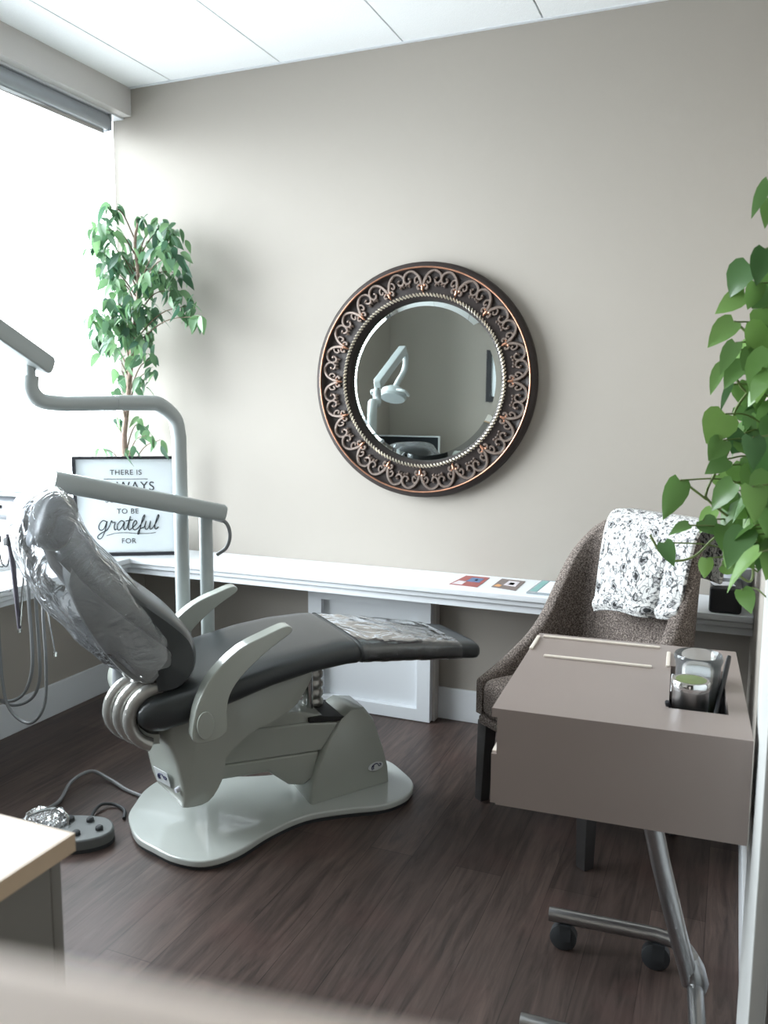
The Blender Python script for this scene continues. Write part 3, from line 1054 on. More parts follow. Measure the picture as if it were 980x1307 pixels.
# headrest: a rolled double cushion on a slim bar
def blob(c, r, rot=None, seg=20, pw=2.6):
    m = MB()
    rings = []
    for i in range(1, 14):
        th = PI * i / 14
        ring = []
        for k in range(seg):
            a = 2 * PI * k / seg
            cx = math.sin(th) ** (2 / pw)
            y = math.copysign(abs(math.cos(th)) ** (2 / pw), math.cos(th))
            p = Vector((cx * math.copysign(abs(math.cos(a)) ** (2 / pw), math.cos(a)) * r[0], -y * r[1], cx * math.copysign(abs(math.sin(a)) ** (2 / pw), math.sin(a)) * r[2]))
            if rot:
                p = rot @ p
            ring.append(Vector(c) + p)
        rings.append(ring)
    m.rings(rings)
    return m
RH = Matrix.Rotation(math.radians(20), 3, 'Y')
hr = blob((-0.698, 0, 1.10), (0.066, 0.140, 0.092), RH).build('headrest', 'vinyl', CH, sharp=180)
blob((-0.752, 0, 1.075), (0.018, 0.085, 0.055), RH).build('headrest_shell', 'tray', hr, sharp=180)
m = MB()
m.tube([(-0.725, 0, 1.04), (-0.70, 0, 0.96), (-0.66, 0, 0.9)], 0.016, 10)
m.build('headrest_bar', 'steel', hr)
# armrests
arm = [(-0.352, 0.445), (-0.345, 0.52), (-0.325, 0.578), (-0.285, 0.645), (-0.20, 0.716), (-0.11, 0.753), (-0.05, 0.772), (-0.028, 0.764), (-0.036, 0.745), (-0.09, 0.712), (-0.15, 0.668), (-0.20, 0.622), (-0.232, 0.575), (-0.244, 0.52), (-0.245, 0.455), (-0.30, 0.432)]
for sgn_ in (1, -1):
    a, b = (0.288, 0.345) if sgn_ > 0 else (-0.345, -0.288)
    side_prism(arm, a, b, 0.014, 3, 3, 30).build('armrest', 'shell', CH, sharp=50)
m = MB()
m.tube([(-0.312, -0.345, 0.49), (-0.312, -0.353, 0.49)], 0.036, 20)
for v in m.bm.verts:
    v.co.x = -0.312 + (v.co.x + 0.312) * 0.75
    v.co.z = 0.49 + (v.co.z - 0.49) * 1.25
m.bevel(0.003, 2)
m.build('armrest_cap', 'shell', CH)
# silver gaiter rings round the hinge
for k in range(3):
    m = MB()
    w_ = 0.225 - 0.045 * k
    r_ = 0.094
    cs = -0.425 - 0.024 * k
    pts = [(cs + r_ * math.cos(a), -w_, 0.495 + 0.004 * k + r_ * math.sin(a)) for a in [math.radians(85 + 165 * i / 16) for i in range(17)]]
    m.tube(pts, 0.0215, 12)
    m.build('hinge_ring', 'ringm', CH)
m = MB()
pts = [(-0.425 + 0.085 * math.cos(a), 0, 0.495 + 0.085 * math.sin(a)) for a in [math.radians(80 + 190 * i / 16) for i in range(17)]]
rings = []
for p in pts:
    n_ = Vector((p[0] + 0.425, 0, p[2] - 0.495)).normalized() * 0.016
    c_ = Vector(p)
    rings.append([c_ + n_ + Vector((0, -0.2, 0)), c_ + n_ + Vector((0, 0.22, 0)), c_ - n_ + Vector((0, 0.22, 0)), c_ - n_ + Vector((0, -0.2, 0))])
m.rings(rings)
m.build('hinge_cover', 'shell', CH)
# release lever behind the hinge
m = MB()
m.tube([(-0.50, -0.06, 0.52), (-0.525, -0.06, 0.57), (-0.53, -0.055, 0.63)], [0.024, 0.022, 0.012], 12)
m.build('release_lever', 'tray', CH)
# gaiter strut under the leg rest
m = MB()
pf = [(0.0, 0.0)]
for k in range(6):
    pf += [(0.034, 0.002 + k * 0.036), (0.040, 0.010 + k * 0.036), (0.040, 0.024 + k * 0.036), (0.034, 0.032 + k * 0.036)]
pf += [(0.0, 0.218)]
m.lathe(pf, (0.19, 0.055, 0.34), 24)
m.build('strut_gaiter', 'ringm', CH)
m = MB()
m.tube([(0.155, -0.005, 0.34), (0.155, -0.005, 0.56)], 0.012, 12)
m.build('strut_rod', 'chrome', CH)
# maker's badges: pale plate with an arched navy mark
def badge(T, oval, name='badge'):
    m = MB()
    if oval:
        o2 = [(0.034 * math.cos(a), 0.017 * math.sin(a)) for a in [2 * PI * k / 32 for k in range(32)]]
    else:
        o2 = [(-0.04, -0.026), (0.04, -0.026), (0.04, 0.03), (-0.04, 0.03)]
    m.prism(o2, 0, 0.0016, T)
    b = m.build(name, 'bezel', CH)
    m = MB()
    k = 1.0 if oval else 1.25
    for st in ([(-0.019, -0.006), (-0.017, 0.004), (-0.006, 0.010), (0.006, 0.010), (0.010, 0.004), (0.013, -0.001)],
               [(-0.008, 0.003), (-0.014, 0.003), (-0.012, -0.002), (-0.010, -0.006), (-0.019, -0.008)],
               [(0.014, 0.008), (0.022, 0.006), (0.021, 0.001), (0.013, -0.001)]):
        pts = catmull([(a * k, b_ * k, 0.002) for a, b_ in st], 5)
        m.tube([T @ p for p in pts], 0.0018 * k, 6)
    m.build('logo', 'navy', b)
tw = math.atan2(0.055, 0.32)
badge(Matrix.Translation((0.392, -0.0765, 0.115)) @ Matrix.Rotation(tw, 4, 'Z') @ Matrix.Rotation(PI / 2, 4, 'X') , True)
sl = math.atan2(0.10, 0.03)
badge(Matrix(((0.371, -0.232, -0.889, -0.4015), (-0.928, -0.093, -0.355, -0.100), (0, 0.958, -0.25, 0.236), (0, 0, 0, 1))), False)
m = MB()
m.tube([(-0.355, -0.164, 0.218), (-0.374, -0.171, 0.213)], 0.008, 12)
m.build('screw_cap', 'label', CH)

# clear plastic sheath over headrest and backrest
BG = thing('headrest_cover', 'clear plastic sleeve pulled over the headrest and backrest of the dental chair', 'plastic cover', (-1.5, 2.55, 0), math.radians(48))
ax = [(-0.745, 1.203, 0.03, 0.10), (-0.740, 1.190, 0.062, 0.150), (-0.733, 1.16, 0.086, 0.180), (-0.725, 1.10, 0.106, 0.222), (-0.70, 1.02, 0.114, 0.252), (-0.655, 0.94, 0.122, 0.272), (-0.60, 0.87, 0.126, 0.280), (-0.55, 0.805, 0.126, 0.284), (-0.50, 0.745, 0.122, 0.283), (-0.46, 0.70, 0.118, 0.284), (-0.43, 0.672, 0.105, 0.283)]
st = catmull([(a, b, 0) for a, b, c, d in ax], 4)
hh = catmull([(c, d, 0) for a, b, c, d in ax], 4)
rb = random.Random(5)
rings = []
SEG = 44
ph = [rb.uniform(0, 6.28) for _ in range(9)]
for i, (p, q) in enumerate(zip(st, hh)):
    t_ = (st[min(i + 1, len(st) - 1)] - st[max(i - 1, 0)]).normalized()
    n_ = Vector((-t_.y, t_.x, 0))     # towards the front face
    ring = []
    for k in range(SEG):
        a = 2 * PI * k / SEG
        ca, sa = math.cos(a), math.sin(a)
        f = i / len(st)
        wr_ = 1 + (0.05 * math.sin(3 * a + ph[0] + f * 5) + 0.035 * math.sin(7 * a + ph[1] - f * 9) + 0.03 * math.sin(11 * a + ph[2] + f * 14)) * (0.4 + f)
        wr_ += 0.02 * math.sin(f * 40 + 5 * a)
        y = q.y * math.copysign(abs(ca) ** 0.75, ca) * (1 + (wr_ - 1) * 0.5)
        d_ = q.x * math.copysign(abs(sa) ** 0.7, sa) * wr_
        ring.append((p.x + n_.x * d_, -y, p.y + n_.y * d_))
    rings.append(ring)
m = MB()
vs = m.rings(rings, True, False)
m.bm.faces.new(vs[0])
bag = m.build('sleeve', 'film', BG, sharp=180)
subsurf(bag, 1)

# ------------------------------------------------------------------ dental light: post with a swing tube, spring arm and lamp head
DL = thing('dental_light', 'grey dental light on a tall bent tube post behind the chair', 'dental lamp', (-1.97, 2.70, 0))
m = MB()
pts = [(0, 0, 0.02), (0, 0, 1.30)] + catmull([(0, 0, 1.34), (-0.006, -0.016, 1.41), (-0.03, -0.075, 1.462), (-0.048, -0.13, 1.468)], 5) + [(-0.09, -0.25, 1.468)]
m.tube(pts, 0.028, 20)
m.build('post', 'post', DL)
m = MB()
pts = [(-0.075, -0.205, 1.468), (-0.12, -0.34, 1.466)] + catmull([(-0.155, -0.43, 1.464), (-0.183, -0.505, 1.474), (-0.196, -0.535, 1.51), (-0.196, -0.535, 1.556)], 5)
m.tube(pts, 0.0265, 20)
m.build('swing_tube', 'post', DL)
m = MB()
m.lathe([(0, 0), (0.045, 0), (0.045, 0.012), (0.04, 0.03), (0.032, 0.06), (0.0, 0.06)], (0, 0, 0.0), 32)
m.build('post_base', 'shell', DL)
m = MB()
m.tube([(-0.196, -0.535, 1.55), (-0.196, -0.535, 1.60)], 0.017, 14)
m.build('pivot_pin', 'post', DL)
A0, A1 = Vector((-0.17, -0.475, 1.585)), Vector((-0.185, -0.975, 1.84))
m = MB()
dv = (A1 - A0).normalized()
sd = dv.cross(Vector((0, 0, 1))).normalized()
up = sd.cross(dv)
prof = [(-0.024, -0.030), (0.024, -0.030), (0.030, -0.010), (0.026, 0.030), (-0.026, 0.030), (-0.030, -0.010)]
rings = []
for f, k in ((0.0, 0.75), (0.03, 1), (0.97, 1), (1.0, 0.7)):
    c_ = A0.lerp(A1, f)
    rings.append([c_ + sd * a * k + up * b * k for a, b in prof])
m.rings(rings)
m.bevel(0.005, 2)
m.build('spring_arm', 'post', DL)
m = MB()
E_ = A1
m.tube(catmull([E_ - dv * 0.02, E_ + Vector((0.0, -0.04, -0.05)), E_ + Vector((-0.01, -0.05, -0.14)), E_ + Vector((-0.04, -0.01, -0.22)), E_ + Vector((-0.05, 0.03, -0.27))], 5), 0.02, 14)
m.build('lamp_yoke', 'post', DL)
lc = E_ + Vector((-0.055, 0.045, -0.31))
lh = MB()
RL = Matrix.Rotation(math.radians(25), 3, 'X')
lh.lathe([(0, 0.05), (0.05, 0.045), (0.085, 0.02), (0.095, -0.02), (0.085, -0.035), (0.0, -0.035)], lc, 28, RL)
lh.build('lamp_head', 'post', DL)
for q in (-1, 1):
    m = MB()
    m.tube(catmull([lc + Vector((q * 0.09, 0, 0.0)), lc + Vector((q * 0.13, 0.04, -0.01)), lc + Vector((q * 0.12, 0.10, 0.02)), lc + Vector((q * 0.06, 0.09, 0.03))], 5), 0.009, 8)
    m.build('lamp_handle', 'post', DL)

# ------------------------------------------------------------------ delivery unit: second post, balanced arm, tray head with hoses
DU = thing('delivery_unit', 'grey dental delivery unit with angled arm and instrument tray', 'dental unit', (-1.908, 2.775, 0))
m = MB()
m.tube([(0, 0, 0.02), (0, 0, 1.03)], 0.0265, 20)
m.build('post', 'post', DU)
m = MB()
m.lathe([(0, 0), (0.042, 0), (0.042, 0.02), (0.036, 0.05), (0.0, 0.05)], (0, 0, 0.0), 28)
m.build('post_base', 'shell', DU)
A0, A1 = Vector((0.066, 0.022, 1.04)), Vector((-0.225, -0.570, 1.205))
dv = (A1 - A0).normalized()
sd = dv.cross(Vector((0, 0, 1))).normalized()
up = sd.cross(dv)
m = MB()
prof = [(0.034 * math.copysign(abs(math.cos(a)) ** 0.6, math.cos(a)), 0.034 * math.copysign(abs(math.sin(a)) ** 0.6, math.sin(a))) for a in [2 * PI * k / 24 for k in range(24)]]
rings = [[A0.lerp(A1, f) + sd * a * k + up * b * k for a, b in prof] for f, k in ((0, 0.9), (0.012, 1.0), (0.97, 1.06), (1.0, 1.04))]
m.rings(rings)
m.build('balance_arm', 'post', DU, sharp=50)
m = MB()
m.tube(catmull([(0.03, 0.02, 1.015), (0.075, 0.03, 1.0), (0.088, 0.035, 0.95), (0.07, 0.035, 0.90), (0.03, 0.03, 0.87)], 6), 0.0075, 10)
m.build('arm_hose', 'hose', DU)
# tray head
TR = Vector((-0.555, -0.455, 1.100))
m = MB()
m.box(TR + Vector((0, 0, -0.01)), (0.50, 0.19, 0.088)).bevel(0.03, 4)
m.build('tray_head', 'tray', DU)
m = MB()
m.box(TR + Vector((0, 0, 0.062)), (0.56, 0.24, 0.014)).bevel(0.006, 3)
for a, b in (((-0.28, -0.12, 0.066), (0.28, -0.108, 0.08)), ((-0.28, 0.108, 0.066), (0.28, 0.12, 0.08)), ((0.268, -0.108, 0.066), (0.28, 0.108, 0.08)), ((-0.28, -0.108, 0.066), (-0.268, 0.108, 0.08))):
    m.span(TR + Vector(a), TR + Vector(b))
m.build('tray_top', 'post', DU)
m = MB()
m.tube([(-0.215, -0.555, 1.185), (-0.29, -0.51, 1.165), (-0.37, -0.48, 1.165)], [0.026, 0.024, 0.02], 14)
m.build('tray_bracket', 'post', DU)
for k, dx in enumerate((0.02, 0.06)):
    m = MB()
    m.box(TR + Vector((dx, -0.097, 0.0)), (0.026, 0.006, 0.012)).bevel(0.002, 2)
    m.build('touch_key', 'rubber', DU)
# instrument holders, instruments and their hoses
hs = [  # instrument group scaled about the camera, resulting coordinates baked in here and below
    ([(-0.533, -0.533, 0.992), (-0.535, -0.538, 0.966), (-0.539, -0.538, 0.706), (-0.533, -0.538, 0.433), (-0.496, -0.538, 0.335), (-0.408, -0.538, 0.307), (-0.337, -0.538, 0.388), (-0.321, -0.538, 0.547), (-0.327, -0.533, 0.759), (-0.337, -0.491, 0.95), (-0.358, -0.427, 1.014)], 0.0062, 'hose'),
    ([(-0.392, -0.533, 1.003), (-0.392, -0.533, 0.759), (-0.392, -0.528, 0.611), (-0.406, -0.523, 0.494), (-0.464, -0.512, 0.399), (-0.56, -0.501, 0.356), (-0.698, -0.47, 0.378), (-0.772, -0.448, 0.653), (-0.772, -0.427, 0.992)], 0.0062, 'hose'),
    ([(-0.382, -0.512, 1.003), (-0.38, -0.512, 0.759), (-0.382, -0.507, 0.611), (-0.392, -0.501, 0.462), (-0.454, -0.491, 0.372), (-0.581, -0.48, 0.335), (-0.751, -0.448, 0.399), (-0.835, -0.427, 0.706), (-0.835, -0.417, 0.992)], 0.0058, 'hose'),
]
for pts, r_, mm in hs:
    m = MB()
    m.tube(catmull(pts, 8), r_, 8)
    m.build('instrument_hose', mm, DU)
for x in (-0.539, -0.459, -0.38):
    m = MB()
    m.box((x, -0.538, 0.976), (0.026, 0.05, 0.03)).bevel(0.006, 2)
    m.build('instrument_holder', 'rubber', DU)
for x, z0, z1, lean in ((-0.539, 1.003, 0.759, 0.0), (-0.459, 1.003, 0.648, 0.03)):
    m = MB()
    m.tube([(x, -0.546, z0), (x + lean * 0.5, -0.546, z0 - 0.12), (x + lean, -0.546, z1)], [0.011, 0.010, 0.0065], 10)
    m.build('instrument', 'dhose', DU)
for x0, z0, x1, z1 in ((-0.403, 0.897, -0.429, 0.653), (-0.311, 0.738, -0.268, 0.584)):
    m = MB()
    m.tube([(x0, -0.533, z0), (x1, -0.546, z1)], [0.0045, 0.0035], 8)
    m.tube([(x1, -0.546, z1 + 0.008), (x1, -0.548, z1 - 0.006)], 0.007, 8)
    m.build('syringe_tip', 'chrome', DU)
m = MB()
for a, b in (((-0.645, -0.544, 0.871), (-0.496, -0.544, 0.881)), ((-0.645, -0.544, 0.759), (-0.464, -0.544, 0.796))):
    m.tube([a, b], 0.0025, 6)
m.tube(catmull([(-0.512, -0.544, 0.971), (-0.501, -0.544, 0.897), (-0.475, -0.544, 0.886), (-0.459, -0.544, 0.939)], 5), 0.003, 6)
m.build('holder_wire', 'rubber', DU)

# ------------------------------------------------------------------ foot control
FC = thing('foot_control', 'grey round-ended foot control pedal with black buttons on the floor', 'foot pedal', (-2.02, 2.07, 0), math.radians(22))
o_ = catmull([(-0.19, 0.0), (-0.17, 0.065), (-0.08, 0.085), (0.03, 0.09), (0.12, 0.075), (0.165, 0.02), (0.16, -0.04), (0.09, -0.085), (-0.05, -0.095), (-0.16, -0.07)], 5, True)
MB().prism([(p.x, p.y) for p in o_], 0.004, 0.046).bevel(0.008, 3).build('body', 'pedal', FC)
MB().prism([(p.x * 1.01, p.y * 1.01) for p in o_], 0.0, 0.012).build('foot_pad', 'rubber', FC)
for (x, y, r_) in ((0.0, 0.05, 0.019), (0.075, 0.045, 0.013), (0.125, -0.01, 0.013), (0.06, -0.045, 0.014)):
    m = MB()
    m.lathe([(0, 0.044), (r_, 0.044), (r_ * 0.95, 0.056), (r_ * 0.6, 0.06), (0, 0.06)], (x, y, 0), 16)
    m.build('button', 'rubber', FC)
m = MB()
m.tube(catmull([(-0.12, 0.03, 0.046), (-0.12, 0.03, 0.075), (-0.05, 0.055, 0.085), (0.0, 0.03, 0.075), (0.01, 0.02, 0.046)], 5), 0.006, 8)
m.build('toe_bar', 'chrome', FC)
bg_ = MB()
rings = []
rk = random.Random(9)
for i in range(7):
    f = i / 6
    rings.append([(-0.075 + (0.085 * math.cos(a)) * (1 - 0.35 * f) * (1 + rk.uniform(-0.08, 0.08)), 0.0 + 0.075 * math.sin(a) * (1 - 0.35 * f) * (1 + rk.uniform(-0.08, 0.08)), 0.047 + 0.028 * f + 0.01 * math.sin(3 * a + i)) for a in [2 * PI * k / 16 for k in range(16)]])
vs = bg_.rings(rings, True, False)
bg_.bm.faces.new(vs[-1])
tag(bg_.build('plastic_bag', 'bagf', None, sharp=180, loc=(-2.03, 2.08, 0)), 'small crumpled clear plastic bag lying over the foot control', 'plastic bag')
m = MB()
cpts = catmull([(-2.205, 2.19, 0.02), (-2.225, 2.27, 0.012), (-2.27, 2.38, 0.03), (-2.255, 2.47, 0.035), (-2.17, 2.475, 0.015), (-2.06, 2.44, 0.008), (-1.96, 2.42, 0.007)], 7)
m.tube(cpts, 0.007, 8)
tag(m.build('power_cable', 'hose'), 'pale grey cable arching over the floor towards the chair base', 'cable')
m = MB()
cpts = catmull([(-1.965, 2.165, 0.02), (-2.03, 2.215, 0.012), (-2.055, 2.29, 0.018), (-2.02, 2.325, 0.01), (-1.965, 2.31, 0.007), (-1.925, 2.26, 0.007)], 7)
m.tube(cpts, 0.006, 8)
tag(m.build('pedal_cable', 'rubber'), 'short dark cable from the foot control to the chair base', 'cable')

# ------------------------------------------------------------------ armchair
AF = Vector((-0.600, 2.738, 0))
AR = math.radians(-37)
AC = thing('upholstered_armchair', 'brown tweed armchair with high curved back and dark legs by the ledge', 'armchair', AF, AR)
# local x = chair's left-to-right seen from the front, y = towards the back
plan = [(-0.290, 0.015), (-0.292, 0.15), (-0.293, 0.29), (-0.285, 0.40), (-0.235, 0.468), (-0.11, 0.488), (0.11, 0.488), (0.235, 0.468), (0.285, 0.40), (0.293, 0.29), (0.292, 0.15), (0.290, 0.015)]
pp = catmull([(a, b, 0) for a, b in plan], 6)
hts = catmull([(0, z, 0) for z in (0.465, 0.535, 0.66, 0.92, 1.03, 1.05, 1.05, 1.03, 0.90, 0.66, 0.535, 0.465)], 6)
m = MB()
rings = []
N = len(pp)
TH = 0.028
for i in range(N):
    t_ = (pp[min(i + 1, N - 1)] - pp[max(i - 1, 0)]).normalized()
    n_ = Vector((t_.y, -t_.x, 0))
    top = hts[i].y
    def lean(z):
        k = max(0, (z - 0.45) / 0.6)
        backness = max(0, min(1, (pp[i].y - 0.1) / 0.38))
        return Vector((-pp[i].x * 0.10 * k * backness, 0.07 * k * backness, 0))
    endf = min(1, min(i, N - 1 - i) / 4)
    lo = 0.33
    th = TH * (0.6 + 0.4 * endf)
    zz = [lo + (top - th - lo) * f for f in (0, 0.2, 0.4, 0.6, 0.8, 1.0)]
    ring = [pp[i] + lean(z) + n_ * (-th) + Vector((0, 0, z)) for z in zz]
    for a in (135, 90, 45):
        ra = math.radians(a)
        ring.append(pp[i] + lean(top) + n_ * (th * math.cos(ra)) + Vector((0, 0, top - th + th * math.sin(ra))))
    ring += [pp[i] + lean(z) + n_ * th + Vector((0, 0, z)) for z in reversed(zz)]
    rings.append(ring)
m.rings(rings)
m.build('backrest', 'tweed', AC, sharp=70)
m = MB()
m.prism([(-0.262, -0.005), (0.262, -0.005), (0.262, 0.455), (-0.262, 0.455)], 0.33, 0.478).bevel(0.04, 5)
m.build('seat', 'tweed', AC)
m = MB()
m.prism([(-0.275, 0.0), (0.275, 0.0), (0.275, 0.43), (-0.275, 0.43)], 0.30, 0.335).bevel(0.01, 2)
m.build('seat_rail', 'tweed', AC)
for (x, y, sx, sy) in ((-0.262, 0.035, -1, -1), (0.262, 0.035, 1, -1), (-0.25, 0.43, -1, 1), (0.25, 0.43, 1, 1)):
    m = MB()
    a, b = 0.026, 0.02
    dx, dy = 0.010 * sx, 0.010 * sy
    m.rings([[(x + dx + p * b, y + dy + q * b, 0.0) for p, q in ((-1, -1), (1, -1), (1, 1), (-1, 1))], [(x + p * a, y + q * a, 0.31) for p, q in ((-1, -1), (1, -1), (1, 1), (-1, 1))]])
    m.bevel(0.003, 2)
    m.build('leg', 'darkwood', AC)
# blanket draped over the chair back
m = MB()
NU = 48
path = catmull([(0, 0.415, 0.715), (0, 0.425, 0.78), (0, 0.448, 0.90), (0, 0.478, 1.01), (0, 0.515, 1.062), (0, 0.56, 1.072), (0, 0.605, 1.055), (0, 0.625, 0.98), (0, 0.62, 0.86)], 7)
Lp = len(path)
uvl = m.bm.loops.layers.uv.new('UVMap')
grid = []
for i in range(Lp):
    row = []
    p = path[i]
    vv = i / Lp
    flap = max(0, 1 - vv / 0.5)
    for k in range(NU + 1):
        f = k / NU
        x = -0.145 + 0.425 * f
        x2 = x * (1 - 0.08 * flap) + 0.028 * flap
        fold = 0.007 * math.sin(f * 8 + 1.0 + vv * 2) + 0.004 * math.sin(f * 19 + vv * 6)
        crease = math.exp(-((f - 0.80 + 0.1 * flap) / 0.035) ** 2)
        y = p.y - 0.014 + fold * (0.3 + flap) - 0.012 * flap + 0.022 * crease * flap - 0.012 * flap * math.exp(-((f - 0.9) / 0.06) ** 2)
        hem = 0.014 * math.exp(-((vv - 0.06) / 0.025) ** 2)
        z = p.z + flap * (0.016 * math.sin(f * 5.0 + 0.6) + 0.085 * (f - 0.3)) + 0.012 - 0.025 * max(0, abs(f - 0.5) * 2 - 0.7) * (1 - flap)
        row.append((m.bm.verts.new((x2, y - hem, z)), (f * 0.42, vv * 0.72)))
    grid.append(row)
for i in range(Lp - 1):
    for k in range(NU):
        q = (grid[i][k], grid[i][k + 1], grid[i + 1][k + 1], grid[i + 1][k])
        fc = m.bm.faces.new([v for v, uv in q])
        for lp, (v, uv) in zip(fc.loops, q):
            lp[uvl].uv = uv
bl = m.build('throw_blanket', 'floral', None, sharp=180, fix=True)
sm = bl.modifiers.new('thickness', 'SOLIDIFY')
sm.thickness = 0.016
sm.offset = 0
subsurf(bl, 1)
bl.location = AF
bl.rotation_euler = (0, 0, AR)
tag(bl, 'black and white floral throw blanket draped over the armchair back', 'blanket')

# ------------------------------------------------------------------ rolling side table
CT = thing('rolling_cart', 'taupe rolling overbed cart with deep box top on a bent steel base', 'cart', (-0.21, 2.06, 0), math.radians(3))
ZT = 0.82
m = MB()
# top board with recess opening: built from four pieces round the opening
X0, X1, Y0c, Y1c = -0.262, 0.262, -0.325, 0.315
rx0, rx1, ry0, ry1 = 0.100, 0.222, -0.19, 0.125
for a, b in (((X0, Y0c), (rx0, Y1c)), ((rx1, Y0c), (X1, Y1c)), ((rx0, Y0c), (rx1, ry0)), ((rx0, ry1), (rx1, Y1c))):
    m.span((a[0], a[1], ZT - 0.02), (b[0], b[1], ZT))
bmesh.ops.remove_doubles(m.bm, verts=m.bm.verts, dist=1e-5)
m.build('table_top', 'cart', CT)
m = MB()
t_ = 0.014
for a, b in (((rx0 - t_, ry0 - t_, ZT - 0.11), (rx0, ry1 + t_, ZT - 0.02)), ((rx1, ry0 - t_, ZT - 0.11), (rx1 + t_, ry1 + t_, ZT - 0.02)),
             ((rx0, ry0 - t_, ZT - 0.11), (rx1, ry0, ZT - 0.02)), ((rx0, ry1, ZT - 0.11), (rx1, ry1 + t_, ZT - 0.02)), ((rx0 - t_, ry0 - t_, ZT - 0.12), (rx1 + t_, ry1 + t_, ZT - 0.11))):
    m.span(a, b)
m.build('recess_tray', 'dkgap', CT)
m = MB()
m.span((X0 + 0.012, Y0c, 0.60), (X1, Y0c + 0.026, ZT - 0.02))
m.span((X0 + 0.012, Y1c - 0.026, 0.60), (X1 - 0.004, Y1c - 0.008, ZT - 0.02))
m.span((X1 - 0.018, Y0c + 0.026, 0.60), (X1, Y1c - 0.026, ZT - 0.02))
m.span((X0 + 0.012, Y0c + 0.026, 0.60), (X1 - 0.022, Y1c - 0.026, 0.618))
m.build('box_body', 'cart', CT)
MB().span((X0 + 0.0, Y0c + 0.003, 0.602), (X0 + 0.0118, Y1c - 0.012, 0.715)).build('drawer_front', 'cart', CT)
MB().span((X0 + 0.0, Y0c + 0.012, 0.7152), (X0 + 0.011, Y1c - 0.012, 0.719)).build('drawer_edge', 'cream', CT)
for a, b in (((-0.245, 0.27), (0.07, 0.28)), ((-0.215, 0.085), (0.055, 0.096)), ((-0.262, 0.14), (-0.252, 0.27)), ((0.088, 0.11), (0.098, 0.235))):
    MB().span((a[0], a[1], ZT), (b[0], b[1], ZT + 0.006)).bevel(0.002, 2).build('edge_strip', 'cream', CT)
# column and base
m = MB()
col = [(0.068, -0.20, 0.60), (0.10, -0.17, 0.45), (0.145, -0.105, 0.25), (0.175, -0.07, 0.13), (0.182, -0.065, 0.10)]
rings = []
P = [Vector(p) for p in col]
for i, p in enumerate(P):
    tt = (P[min(i + 1, len(P) - 1)] - P[max(i - 1, 0)]).normalized()
    s_ = Vector((1, 0.1, 0)).normalized()
    f_ = tt.cross(s_).normalized()
    s_ = f_.cross(tt)
    rings.append([p + s_ * 0.0215 * math.copysign(abs(math.cos(a)) ** 0.7, math.cos(a)) + f_ * 0.016 * math.copysign(abs(math.sin(a)) ** 0.7, math.sin(a)) for a in [2 * PI * k / 20 for k in range(20)]])
m.rings(rings)
m.build('column', 'steel', CT)
m = MB()
pts = [(-0.18, 0.105, 0.095), (0.06, 0.108, 0.095)] + catmull([(0.10, 0.108, 0.095), (0.155, 0.09, 0.095), (0.185, 0.04, 0.095), (0.192, -0.04, 0.095)], 5) + [(0.196, -0.20, 0.095)] + catmull([(0.196, -0.24, 0.095), (0.18, -0.295, 0.095), (0.13, -0.32, 0.095), (0.06, -0.325, 0.095)], 5) + [(-0.18, -0.325, 0.095)]
m.tube(pts, 0.019, 16)
m.build('base_tube', 'steel', CT)
m = MB()
m.tube([(0.181, -0.066, 0.17), (0.188, -0.063, 0.14), (0.196, -0.06, 0.10), (0.196, -0.058, 0.078)], [0.016, 0.025, 0.028, 0.022], 16)
m.build('base_joint', 'steel', CT)
for (x, y) in ((-0.14, 0.11), (0.10, 0.11), (-0.14, -0.325), (0.12, -0.325)):
    m = MB()
    m.tube([(x, y - 0.016, 0.036), (x, y - 0.012, 0.036), (x, y + 0.012, 0.036), (x, y + 0.016, 0.036)], [0.028, 0.036, 0.036, 0.028], 24)
    for s_ in (-1, 1):
        m.box((x + 0.006, y + s_ * 0.02, 0.054), (0.03, 0.006, 0.04))
    m.box((x + 0.006, y, 0.0755), (0.03, 0.046, 0.008))
    m.build('caster', 'rubber', CT)
# recess contents (each its own thing)
RC = Matrix.Translation((-0.21, 2.06, 0)) @ Matrix.Rotation(math.radians(3), 4, 'Z')
zb = ZT - 0.109
p0 = RC @ Vector((0.144, -0.132, zb))
t = thing('steel_canister', 'small stainless steel canister with olive lid in the cart recess', 'canister', p0)
MB().lathe([(0, 0), (0.036, 0), (0.038, 0.004), (0.038, 0.135), (0.0395, 0.138), (0.0395, 0.142), (0.0, 0.142)], seg=32).build('body', 'steel', t)
lid = MB()
lid.lathe([(0, 0.1421), (0.0405, 0.1421), (0.0415, 0.146), (0.0415, 0.156), (0.039, 0.160), (0.034, 0.160), (0.0, 0.159)], seg=32)
lo = lid.build('lid', 'chrome', t)
MB().lathe([(0, 0.1595), (0.033, 0.1602), (0.0, 0.1615)], seg=28).build('lid_inset', 'green', lo)
p0 = RC @ Vector((0.161, 0.010, zb))
t = thing('glass_jar', 'clear glass jar standing behind the steel canister', 'jar', p0)
MB().lathe([(0, 0), (0.044, 0), (0.048, 0.006), (0.050, 0.08), (0.051, 0.155), (0.055, 0.166), (0.056, 0.174), (0.053, 0.18), (0.048, 0.172), (0.046, 0.15), (0.045, 0.01), (0.0, 0.007)], seg=40).build('bowl', 'jarthin', t)
MB().lathe([(0, 0.007), (0.0445, 0.0105), (0.0455, 0.12), (0.044, 0.138), (0.02, 0.142), (0.0, 0.14)], seg=28).build('contents', 'label', t)
def pen(a, b, r_, name, label, mm):
    a, b = RC @ Vector(a), RC @ Vector(b)
    m = MB()
    m.tube([(0, 0, 0), (b - a) * 0.06, (b - a) * 0.94, (b - a)], [r_ * 0.4, r_, r_, r_ * 0.85], 10)
    o = m.build(name, mm, None, loc=a)
    return tag(o, label, 'pen')
